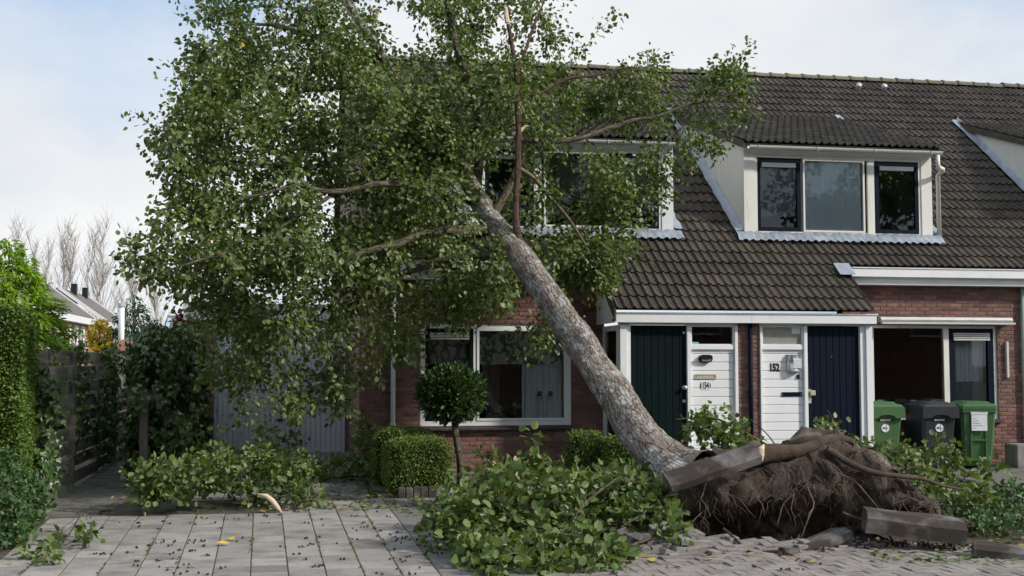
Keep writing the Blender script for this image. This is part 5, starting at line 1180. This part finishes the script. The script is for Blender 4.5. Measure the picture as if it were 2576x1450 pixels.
# tall clipped hedge on the left, low shrub in front of it
hedge('clipped_hedge', 'tall clipped green hedge at the left picture edge', (-3.66, 14.25, gz(14)+1.12), (.66, .45, 1.19), .12, 42000, .038, 'hedge', rough=.016)
n = 5200; P_ = np.concatenate([ellip(2200, (-2.95, 12.6, gz(12.6)+.30), (.55, .5, .42), .5), ellip(1700, (-2.9, 11.9, gz(12)+.2), (.5, .45, .34), .5), ellip(1300, (-3.15, 13.0, gz(12.9)+.45), (.5, .4, .42), .5)])
t = thing('low_shrub', 'loose low shrub with small yellowish leaves below the tall hedge', 'shrub', (-3.1, 12.3, gz(12.3))); P_[:, 2] = np.maximum(P_[:, 2], .018*P_[:, 1]+.02)
leaves('foliage', P_, rdir(n, (0, -.1, .7)), rdir(n, (0, -.3, .7)), rng.uniform(.025, .06, n), M['cover'], t); 
for k in range(14):
    a = rng.uniform(0, 6.3); mb = MB(); mb.tube([(-3.1+.1*math.cos(a), 12.4+.1*math.sin(a), gz(12.3)-.02), (-3.1+.3*math.cos(a), 12.4+.4*math.sin(a), gz(12.3)+.3), (-3.1+.42*math.cos(a), 12.4+.55*math.sin(a), gz(12.3)+.55)], [.01, .007, .003], 5); mb.build('stem', M['twig'], t)
# fence beside the footpath, every board
fx = -2.93; fen = thing('board_fence', 'weathered board fence along the footpath, ivy creeping over it', 'fence', (fx, 17.5, gz(17.5)))
zt = gz(16)+1.80
for b in range(4):
    y0 = 14.72+1.82*b; MB().bbox(fx-.05, fx+.05, y0-.05, y0+.05, gz(y0)-.1, zt-.02, .006).build('post', M['fence'], fen)
    for k in range(9):
        z = gz(16)+.06+.197*k; s = .035 if (k+b) % 2 else -.015
        MB().bbox(fx+s-.011, fx+s+.011, y0+.052, y0+1.768, z, z+.158, .004).build('plank', M['fence'], fen)
def ivy(name, label, pts, nrm, n, size, jit, cat='ivy'):
    base = np.mean(pts, axis=0); t = thing(name, label, cat, (base[0], base[1], gz(base[1])))
    i = rng.integers(0, len(pts), n); P_ = pts[i]+rng.normal(size=(n, 3))*jit; Nn = norm(nrm[i]+rng.normal(size=(n, 3))*.45)
    D_ = norm(np.array((0, 0, -1))+rng.normal(size=(n, 3))*.5); leaves('foliage', P_, D_, Nn, size*rng.uniform(.55, 1.3, n), M['ivy'], t, IVY_V, LEAF_F); return t
q = []
for k in range(420):
    y = rng.uniform(14.6, 20.2); z = rng.uniform(.3, 2.15)
    if noise.noise(Vector((y*1.1, z*1.4, 5))) > .10+(.2 if y < 17.3 else -.1) or z > 2.06 or y > 18.6: q.append((fx+.07, y, z+.02))
q = np.array(q); ivy('ivy', 'dark ivy climbing in patches over the board fence', q, np.tile((1., -.3, .2), (len(q), 1)), 1500, .075, (.05, .1, .09))
q = np.array([(rng.uniform(-3.05, -2.8), rng.uniform(14.55, 14.75), rng.uniform(.25, 1.9)) for k in range(70)]); ivy('ivy', 'ivy curtain hanging on the fence end beside the tall hedge', q, np.tile((.3, -1., .2), (len(q), 1)), 620, .085, (.06, .05, .09))
# big ivy mass between path and garage
ic, ir = (-1.88, 18.5, gz(18.6)+1.0), (.46, 1.9, 1.08); th_ = rng.uniform(0, 2*math.pi, 3000); ph_ = np.arccos(rng.uniform(-.95, 1, 3000))
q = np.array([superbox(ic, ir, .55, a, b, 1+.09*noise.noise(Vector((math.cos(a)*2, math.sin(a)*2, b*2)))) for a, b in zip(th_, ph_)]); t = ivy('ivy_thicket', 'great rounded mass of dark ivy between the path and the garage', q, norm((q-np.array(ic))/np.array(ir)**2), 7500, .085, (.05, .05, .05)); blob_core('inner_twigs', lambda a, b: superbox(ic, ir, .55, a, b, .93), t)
q = A(362, 1000, 16.2)+rng.normal(size=(50, 3))*(.13, .1, .06); q = np.concatenate([q, A(420, 1090, 16.4)+rng.normal(size=(60, 3))*(.2, .12, .3)]); ivy('ivy', 'tuft of ivy over the top of the broken wooden post', q, np.tile((.1, -.8, .5), (len(q), 1)), 420, .08, (.05, .05, .05))
po = thing('wooden_post', 'short weathered wooden post with an ivy tuft on top', 'post', (AX(362, 16.1, 1080), 16.1, gz(16.1))); px_ = AX(362, 16.1, 1080)
MB().bbox(px_-.05, px_+.05, 16.05, 16.15, gz(16)-.05, AZ(362, 1005, 16.1), .008).build('shaft', M['post'], po); MB().bbox(px_+.16, px_+.22, 16.02, 16.08, AZ(362, 1030, 16.1), AZ(362, 995, 16.1), .006).build('broken_rail', M['post'], po); MB().bbox(px_-.04, px_+.2, 16.06, 16.10, AZ(362, 1004, 16.1), AZ(362, 996, 16.1), .004).build('rail', M['post'], po)
# ground cover in the bed on the right
n = 9000; X = rng.uniform(5.9, 10.5, n); Y = rng.uniform(10.2, 13.6, n); lim = np.interp(X, [5.9, 7, 8.5, 10.5], [11.6, 10.75, 10.4, 10.2])
hN = np.array([noise.noise(Vector((x*1.3, y*1.3, 9))) for x, y in zip(X, Y)]); kp = (Y > lim+hN*.3) & (hN > -.35); X, Y, hN = X[kp], Y[kp], hN[kp]; m_ = len(X)
hh = np.clip(.16+.25*hN, .03, .4)*np.clip((X-5.6)/1.2, .3, 1)*rng.uniform(.1, 1, m_)
o = leaves('ground_cover', np.stack([X, Y, .018*Y+hh], 1), rdir(m_, (0, -.2, .5)), rdir(m_, (0, -.3, .9)), rng.uniform(.03, .075, m_), M['cover'], None); o['label'] = 'low green ground cover in the planting bed behind the kerb'; o['category'] = 'ground cover'
n = 1500; x_ = rng.uniform(650, 2560, n); pp = [gnd(x, y) for x, y in zip(x_, np.where(x_ < 1000, rng.uniform(1195, 1285, n), np.where(x_ < 2200, rng.uniform(1200, 1300, n), rng.uniform(1300, 1420, n))))]
pp = np.array([(p.x, p.y, p.z+.015) for p in pp if not (3.4 < p.x < 6 and 10.7 < p.y < 12.6)]); m_ = len(pp); o = leaves('leaf_litter', pp, rdir(m_, (0, 0, .05))*np.array((1, 1, .25)), rdir(m_, (0, 0, 2.5)), rng.uniform(.04, .09, m_), M['leafdark'], None); o['label'] = 'torn green leaves scattered over beds and paving'; o['category'] = 'litter'
n = 260; X = rng.uniform(-3.4, 8.6, n); Y = np.where(X < -2.3, rng.uniform(10, 12, n), np.where(X < 2, rng.uniform(13.8, 15.4, n), rng.uniform(9.9, 10.9, n))); o = leaves('dry_leaves', np.stack([X, Y, .018*Y+.02], 1), rdir(n)*np.array((1, 1, .2)), rdir(n, (0, 0, 2)), rng.uniform(.04, .08, n), mat('brown_leaf', (.20, .11, .05), (.32, .22, .06), 9, .7, rnd=.4), None); o['label'] = 'brown and ochre dry leaves scattered on soil and paving'; o['category'] = 'litter'

# ================================================================== WHEELIE BINS AND BLOCK
def wheelie(label, X, Y, rz, mt, skirt=True):
    t = thing('wheelie_bin', label, 'bin', (X, Y, gz(Y)), 'bins in front of the window'); t.rotation_euler = (0, 0, rz); o0 = WO[t.name]
    def pt(mb, name, m_, par=None, sm=False):
        me = mb.mesh(name); me.materials.append(M[m_]); o = bpy.data.objects.new(name, me); COL.objects.link(o); o.parent = par or t; return o
    mb = MB(); lv = [(.04, .21, .25), (.10, .225, .265), (.80, .268, .325), (.86, .275, .335), (.862, .29, .35), (.90, .29, .35)]
    def ring(z, a, b, c=.04): return [(-a+c, -b, z), (a-c, -b, z), (a, -b+c, z), (a, b-c, z), (a-c, b, z), (-a+c, b, z), (-a, b-c, z), (-a, -b+c, z)]
    for z, a, b in lv: mb.v += ring(z, a, b)
    for k in range(len(lv)-1):
        for i in range(8): mb.f.append((8*k+i, 8*k+(i+1) % 8, 8*k+8+(i+1) % 8, 8*k+8+i))
    mb.f.append(tuple(range(7, -1, -1))); mb.f.append(tuple(8*(len(lv)-1)+i for i in range(8))); body = pt(mb, 'body', mt)
    mb = MB(); lv2 = [(.905, .295, .355, .04), (.955, .295, .355, .04), (.985, .275, .33, .05), (1.0, .22, .27, .06), (1.02, .20, .245, .05), (1.025, .18, .225, .05)]
    for z, a, b, c in lv2: mb.v += ring(z, a, b, c)
    for k in range(len(lv2)-1):
        for i in range(8): mb.f.append((8*k+i, 8*k+(i+1) % 8, 8*k+8+(i+1) % 8, 8*k+8+i))
    mb.f.append(tuple(8*(len(lv2)-1)+i for i in range(8))); mb.f.append(tuple(range(7, -1, -1))); lid = pt(mb, 'lid', mt)
    if skirt:
        mb = MB(); mb.prism_y([(-.292, .78), (-.15, .78), (-.115, .815), (-.05, .832), (.05, .832), (.115, .815), (.15, .78), (.292, .78), (.288, .945), (-.288, .945)], -.385, -.352); pt(mb, 'lid_skirt', mt, lid)
        for sx in (-1, 1): mb = MB(); mb.prism_x([(-.352, .78), (-.05, .86), (-.05, .945), (-.352, .945)], sx*.293-.008, sx*.293+.008); pt(mb, 'lid_skirt', mt, lid)
        for sx in (-1, 1): pt(MB().bbox(sx*.17-.05, sx*.17+.05, .20, .28, 1.0, 1.04, .012), 'hinge', mt, lid)
        pt(MB().box(-.125, .125, -.327, -.318, .735, .765), 'name_strip', 'black', body)
        tx = text('SSI SCHAEFER', Vector((0, 0, 0)), .020, M['paper'], body, 'lettering', 0, .98, .001, .001); tx.location = (0, -.3285, .75)
        mb = MB(); mb.cyl((0, -.308, .63), (0, -1, 0), .062, .009, 28); badge = pt(mb, 'badge', 'paper', body)
        mb = MB(); mb.box(-.05, .05, -.319, -.3175, .618, .628); mb.box(.012, .02, -.319, -.3178, .58, .685); mb.box(-.04, .0, -.319, -.3178, .628, .645); pt(mb, 'badge_print', 'ink', badge)
    else:
        for sx in (-1, 1): pt(MB().bbox(sx*.285-.012, sx*.285+.012, -.2, .25, .80, .90, .005), 'side_rib', mt, body)
        pt(MB().frame(-.13, .13, .12, .66, .03, -.318, -.270), 'front_rib', mt, body); pt(MB().bbox(-.13, .13, -.322, -.28, .42, .445, .004), 'cross_rib', mt, body)
        lb = pt(MB().box(-.12, .12, -.345, -.338, .58, .86), 'label_sheet', 'paper', body); pt(MB().box(-.13, .13, -.35, -.3455, .83, .875), 'label_header', 'paper', lb)
        for k in range(5): pt(MB().box(-.10, -.10+.05+.03*((k*3) % 4), -.3465, -.3455, .62+.035*k, .626+.035*k), 'label_line', 'ink', lb)
    for sx in (-1, 1): mb = MB(); mb.cyl((sx*.20-.02, .27, .10), (1, 0, 0), .10, .04, 20); pt(mb, 'wheel', 'black')
    mb = MB(); mb.tube([(-.24, .34, .93), (-.24, .40, .95), (.24, .40, .95), (.24, .34, .93)], .014, 8); pt(mb, 'handle', mt); return t
wheelie('light green wheelie bin half hidden behind the white porch post', AX(2222, 17.0, 1090)+.02, 17.25, R(-3), 'bing'); wheelie('dark grey wheelie bin standing between two green ones', AX(2364, 16.9, 1090), 17.18, R(-4), 'bind'); wheelie('green wheelie bin with a white paper label, farthest from the door', AX(2464, 16.9, 1090)+.04, 17.2, R(-10), 'bing', False)
a, b = AX(2540, 17.2, 1140), AX(2620, 17.2, 1140); tag(MB().bbox(a, b, 17.0, 17.35, gz(17)-.02, AZ(2560, 1119, 17.0), .015).build('concrete_block', M['slab']), 'grey concrete block at the foot of the wall, right picture edge', 'block')

# ================================================================== FAR BACKGROUND ON THE LEFT
def conifer(name, label, base, H, Rb, n, mt, size, tiers, droop):
    t = thing(name, label, 'conifer', base); mb = MB(); b = Vector(base); mb.tube([b, b+Vector((0, 0, H*.5)), b+Vector((0, 0, H*.97))], [H*.03, H*.018, .01], 8); mb.build('trunk', M['twig'], t)
    h = 1-np.sqrt(rng.random(n)); an = rng.uniform(0, 2*math.pi, n); bi = np.floor(an/(2*math.pi)*9+h*tiers*2.1)
    lob = 1+.22*np.sin(an*5+h*21)+.22*np.sin(h*tiers*2*math.pi+np.sin(an*3)*1.5); r = Rb*(1-h)**.75*lob*rng.uniform(.55, 1.05, n)**.5
    P_ = np.stack([base[0]+r*np.cos(an), base[1]+r*np.sin(an), base[2]+.04*H+h*H*.96-droop*r*.35], 1); ra = np.stack([np.cos(an), np.sin(an), 0*an], 1)
    leaves('crown', P_, norm(ra*.8+np.array((0, 0, -droop*.6))+rng.normal(size=(n, 3))*.35), norm(ra*.5+np.array((0, 0, 1))+rng.normal(size=(n, 3))*.3), size*rng.uniform(.6, 1.4, n), M[mt], t, LANCE_V*np.array((1.15, 1, 1)), LANCE_F); return t
c = A(35, 900, 27); conifer('conifer', 'bright yellow-green conifer with drooping sprays above the tall hedge', (c[0]-.15, 27, .3), 4.35, 2.0, 32000, 'conifer', .15, 9, .45)
c = A(335, 900, 42); conifer('fir_tree', 'dark green fir between the far houses', (c[0], 42, .4), 3.9, 1.7, 8000, 'fir', .18, 9, .6); c = A(392, 900, 40); conifer('fir_tree', 'smaller green fir beside the skylight roof', (c[0], 40, .4), 3.0, 1.0, 5000, 'fir', .15, 8, .6)
def bush(name, label, c, r, n, mt, size, cat='shrub'):
    t = thing(name, label, cat, (c[0], c[1], .4)); P_ = ellip(n, c, r, .2); leaves('crown', P_, rdir(n, (0, 0, .4)), rdir(n, (0, 0, .7)), size*rng.uniform(.6, 1.3, n), M[mt], t)
    for k in range(6): mb = MB(); mb.tube([(c[0], c[1], .35), tuple(np.array(c)+rng.normal(size=3)*np.array(r)*.4)], [.03, .01], 5); mb.build('stem', M['twig'], t)
c = A(250, 845, 24); bush('golden_shrub', 'golden yellow shrub in front of the far white-guttered house', c, (.24, .24, .32), 420, 'yellowbush', .07); c = A(262, 880, 23); bush('golden_shrub', 'lower orange yellow shrub just above the fence', c, (.2, .2, .12), 260, 'yellowbush', .07)
c = A(455, 818, 30); bush('purple_shrub', 'dark purple weeping shrub beside the garage roof', c, (.18, .18, .28), 700, 'purple', .08)
# far house row running away from us
def row_house(label, Xe, y0, y1, ze, half, rise, wins):
    t = thing('row_house', label, 'house', (Xe-half, (y0+y1)/2, .4)); MB().box(Xe-2*half, Xe-.25, y0, y1, .3, ze).build('wall', M['farbrick'], t)
    xr = Xe-half; rf = MB().prism_y([(Xe+.1, ze+.1), (xr, ze+rise), (Xe-2*half-.1, ze+.1), (Xe-2*half-.1, ze), (xr, ze+rise-.12), (Xe+.1, ze)], y0-.1, y1+.1).build('roof', M['farroof'], t)
    for yy in (y0-.16, y1+.11): MB().prism_y([(Xe+.14, ze+.15), (xr, ze+rise+.1), (xr, ze+rise-.15), (Xe+.14, ze-.1)], yy, yy+.06).build('verge_board', M['white'], rf)
    MB().box(Xe-.24, Xe+.25, y0-.1, y1+.1, ze-.42, ze-.02).build('gutter', M['white'], t)
    for yy in wins:
        w_ = MB().box(Xe-.25, Xe-.18, yy, yy+1.2, ze-2.1, ze-.55).build('window', M['white'], t); MB().box(Xe-.18, Xe-.165, yy+.12, yy+1.08, ze-2.0, ze-.65).build('pane', M['darkvoid'], w_); MB().box(Xe-.165, Xe-.15, yy+.5, yy+.95, ze-1.95, ze-.7).build('curtain', M['curtain'], w_)
    for k in range(2): yy = y0+(y1-y0)*(.3+.4*k); MB().box(xr+.2, xr+.6, yy, yy+.4, ze+rise-.5, ze+rise+.45).build('vent', M['black'], rf)
    return t
row_house('far brick house with grey roof and white gutter, nearer of the sunlit pair', -13.5, 62, 83, 4.85, 3.0, 2.35, [64+2.3*k for k in range(8)])
row_house('far brick house with grey roof and white gutter, farther of the sunlit pair', -12.9, 84, 95, 4.75, 3.0, 2.3, [85+2.6*k for k in range(4)])
# small shed roof and flue, skylight house
sx, sy = A(312, 872, 33)[0], 33; sh = thing('garden_shed', 'garden shed with low red shingle roof beyond the fence', 'shed', (sx, sy, .45)); zr = AZ(312, 850, 33); ze_ = AZ(312, 884, 33)
mb = MB(); mb.v = [(sx-.75, sy-.6, ze_), (sx+.75, sy-.6, ze_), (sx+.75, sy+.8, ze_), (sx-.75, sy+.8, ze_), (sx+.1, sy+.1, zr)]; mb.f = [(0, 1, 4), (1, 2, 4), (2, 3, 4), (3, 0, 4), (3, 2, 1, 0)]; mb.build('roof', M['redroof'], sh); MB().box(sx-.65, sx+.65, sy-.5, sy+.7, .4, ze_-.001).build('wall', M['fence'], sh)
p0, p1 = Vector(A(306, 772, 36)), Vector(A(305, 858, 36)); fl = thing('flue_pipe', 'white flue pipe with a bent foot beside the far houses', 'flue', (p1.x, 36, .45)); MB().tube([p0, p1-Vector((0, 0, -.1)), p1, p1+Vector((.35, .2, -.35)), p1+Vector((.35, .2, -.9))], .085, 10).build('pipe', M['white'], fl, True); MB().tube([p0, p0+Vector((0, 0, .1))], .115, 10).build('cap', M['zinc'], fl)
yb = 46; xa, xb = A(405, 800, yb)[0], A(560, 800, yb)[0]; za, zb2 = AZ(450, 788, yb), AZ(450, 850, yb); fh = thing('far_house', 'far house with tiled roof and a roof window beside the garage top', 'house', ((xa+xb)/2, yb, .45)); rf = MB().prism_x([(yb, zb2), (yb+2.2, za), (yb+4.4, zb2), (yb+4.4, zb2-.15), (yb, zb2-.15)], xa, xb).build('roof', M['farroof'], fh)
mb = MB(); pa, pb3 = A(416, 813, yb+.9), A(432, 793, yb+1.8); mb.quad((pa[0], yb+.75, zb2+(za-zb2)*.34+.06), (pb3[0], yb+.75, zb2+(za-zb2)*.34+.06), (pb3[0], yb+1.75, zb2+(za-zb2)*.80+.06), (pa[0], yb+1.75, zb2+(za-zb2)*.80+.06)); mb.build('roof_window', mat('roof_window', (.35, .45, .6), rough=.1), rf); MB().box(xa, xb, yb+.3, yb+4, .4, zb2-.151).build('wall', M['farbrick'], fh)
# bare poplars far behind
def poplar_mesh(seed, full):
    r_ = random.Random(seed); ps = []
    H = 1.0; tk = [np.array((r_.gauss(0, .012)*i, r_.gauss(0, .012)*i, i/6)) for i in range(7)]; ps.append((np.array(tk), np.linspace(.008, .0015, 7)))
    def pos(t): i = min(5, int(t*6)); f = t*6-i; return tk[i]*(1-f)+tk[i+1]*f
    for b in range(24 if not full else 62):
        t = r_.uniform(.18, .97); p = pos(t); a = r_.uniform(0, 6.28); l = (.34 if not full else .30)*(1-t)**.6*r_.uniform(.6, 1.1)+.03; sp = .36 if not full else .62; pts = [p]
        d = np.array((math.cos(a)*sp, math.sin(a)*sp, 1.0))
        for k in range(4): d = d+np.array((r_.gauss(0, .12), r_.gauss(0, .12), .12)); pts.append(pts[-1]+d/np.linalg.norm(d)*l/4)
        ps.append((np.array(pts), np.linspace(.0026, .0008, 5)))
        for q in range(6):
            k = r_.randint(1, 3); pp = pts[k]; a2 = r_.uniform(0, 6.28); d2 = np.array((math.cos(a2)*.55, math.sin(a2)*.55, 1.0)); l2 = r_.uniform(.04, .11); p2 = [pp, pp+d2*l2*.5, pp+d2*l2+np.array((r_.gauss(0, .01), r_.gauss(0, .01), 0))]; ps.append((np.array(p2), np.linspace(.0009, .0005, 3)))
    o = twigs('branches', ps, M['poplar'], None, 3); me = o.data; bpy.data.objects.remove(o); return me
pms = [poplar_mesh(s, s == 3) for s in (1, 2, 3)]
PL = ['bare poplar standing alone at the far left edge', 'slim bare poplar just left of the yellow-green conifer top', 'bare poplar behind the tip of the yellow-green conifer', 'bare poplar, first of the close group above the far roofs', 'bare poplar, second of the close group above the far roofs', 'tallest bare poplar in the close group above the far roofs', 'bare poplar, last of the close group above the far roofs', 'full twiggy bare tree standing apart right of the poplar group', 'thin leaning bare tree between the poplars and the full twiggy one', 'twiggy bare tree partly behind the hanging leaves', 'faint bare tree above the skylight roof', 'bare tree farthest right behind the crown']
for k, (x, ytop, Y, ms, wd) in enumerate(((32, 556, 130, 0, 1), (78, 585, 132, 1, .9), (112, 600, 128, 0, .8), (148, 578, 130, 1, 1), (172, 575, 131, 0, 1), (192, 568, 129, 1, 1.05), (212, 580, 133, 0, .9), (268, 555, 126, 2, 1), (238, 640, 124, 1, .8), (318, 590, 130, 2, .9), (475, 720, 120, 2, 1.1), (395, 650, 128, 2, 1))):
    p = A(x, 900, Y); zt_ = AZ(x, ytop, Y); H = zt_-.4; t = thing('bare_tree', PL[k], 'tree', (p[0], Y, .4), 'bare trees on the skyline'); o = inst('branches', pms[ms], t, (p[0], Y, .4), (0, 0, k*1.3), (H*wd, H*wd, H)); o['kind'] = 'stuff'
# the other side of the street, behind the viewer: it is what the panes mirror
op = thing('opposite_house', 'brick row house across the street, seen only mirrored in the window panes', 'house', (6, -14, -.1))
MB().box(-14, 30, -20, -14, -.3, 5.2).build('wall', M['gable'], op)
MB().prism_x([(-13.6, 5.1), (-17, 8.4), (-20.4, 5.1), (-20.4, 4.95), (-13.6, 4.95)], -14.2, 30.2).build('roof', M['farroof'], op); MB().box(-14.1, 30.1, -13.99, -13.55, 4.6, 4.94).build('gutter', M['white'], op)
for k in range(11):
    for z in (3.1,):
        wq = MB().frame(-12+3.9*k, -9.9+3.9*k, z, z+1.3, .09, -13.98, -13.93).build('window', M['white'], op); MB().box(-11.92+3.9*k, -9.98+3.9*k, -13.975, -13.95, z+.08, z+1.22).build('pane', M['darkvoid'], wq)
for k, (x, y, lb) in enumerate(((10.5, -9, 'street tree across the road mirrored in the left dormer panes'), (21.0, -9.5, 'street tree across the road mirrored in the right dormer panes'), (26.5, -10, 'street tree across the road mirrored in the lower right window'))):
    t = thing('street_tree', lb, 'tree', (x, y, -.1), 'street trees across the road'); MB().tube([(x, y, -.2), (x+.1, y, 3.2), (x, y, 8)], [.25, .18, .08], 10).build('trunk', M['bark2'], t)
    P_ = np.concatenate([ellip(320, (x+rng.normal()*2.0, y+rng.normal()*1.2, 7.6+rng.normal()*2.1), (1.2, 1.1, 1.0)) for q in range(16)]); n = len(P_); leaves('crown', P_, rdir(n, (0, 0, -.3)), rdir(n, (0, 0, .6)), rng.uniform(.14, .26, n), M['leaf'], t)
print('objects', len(bpy.data.objects))
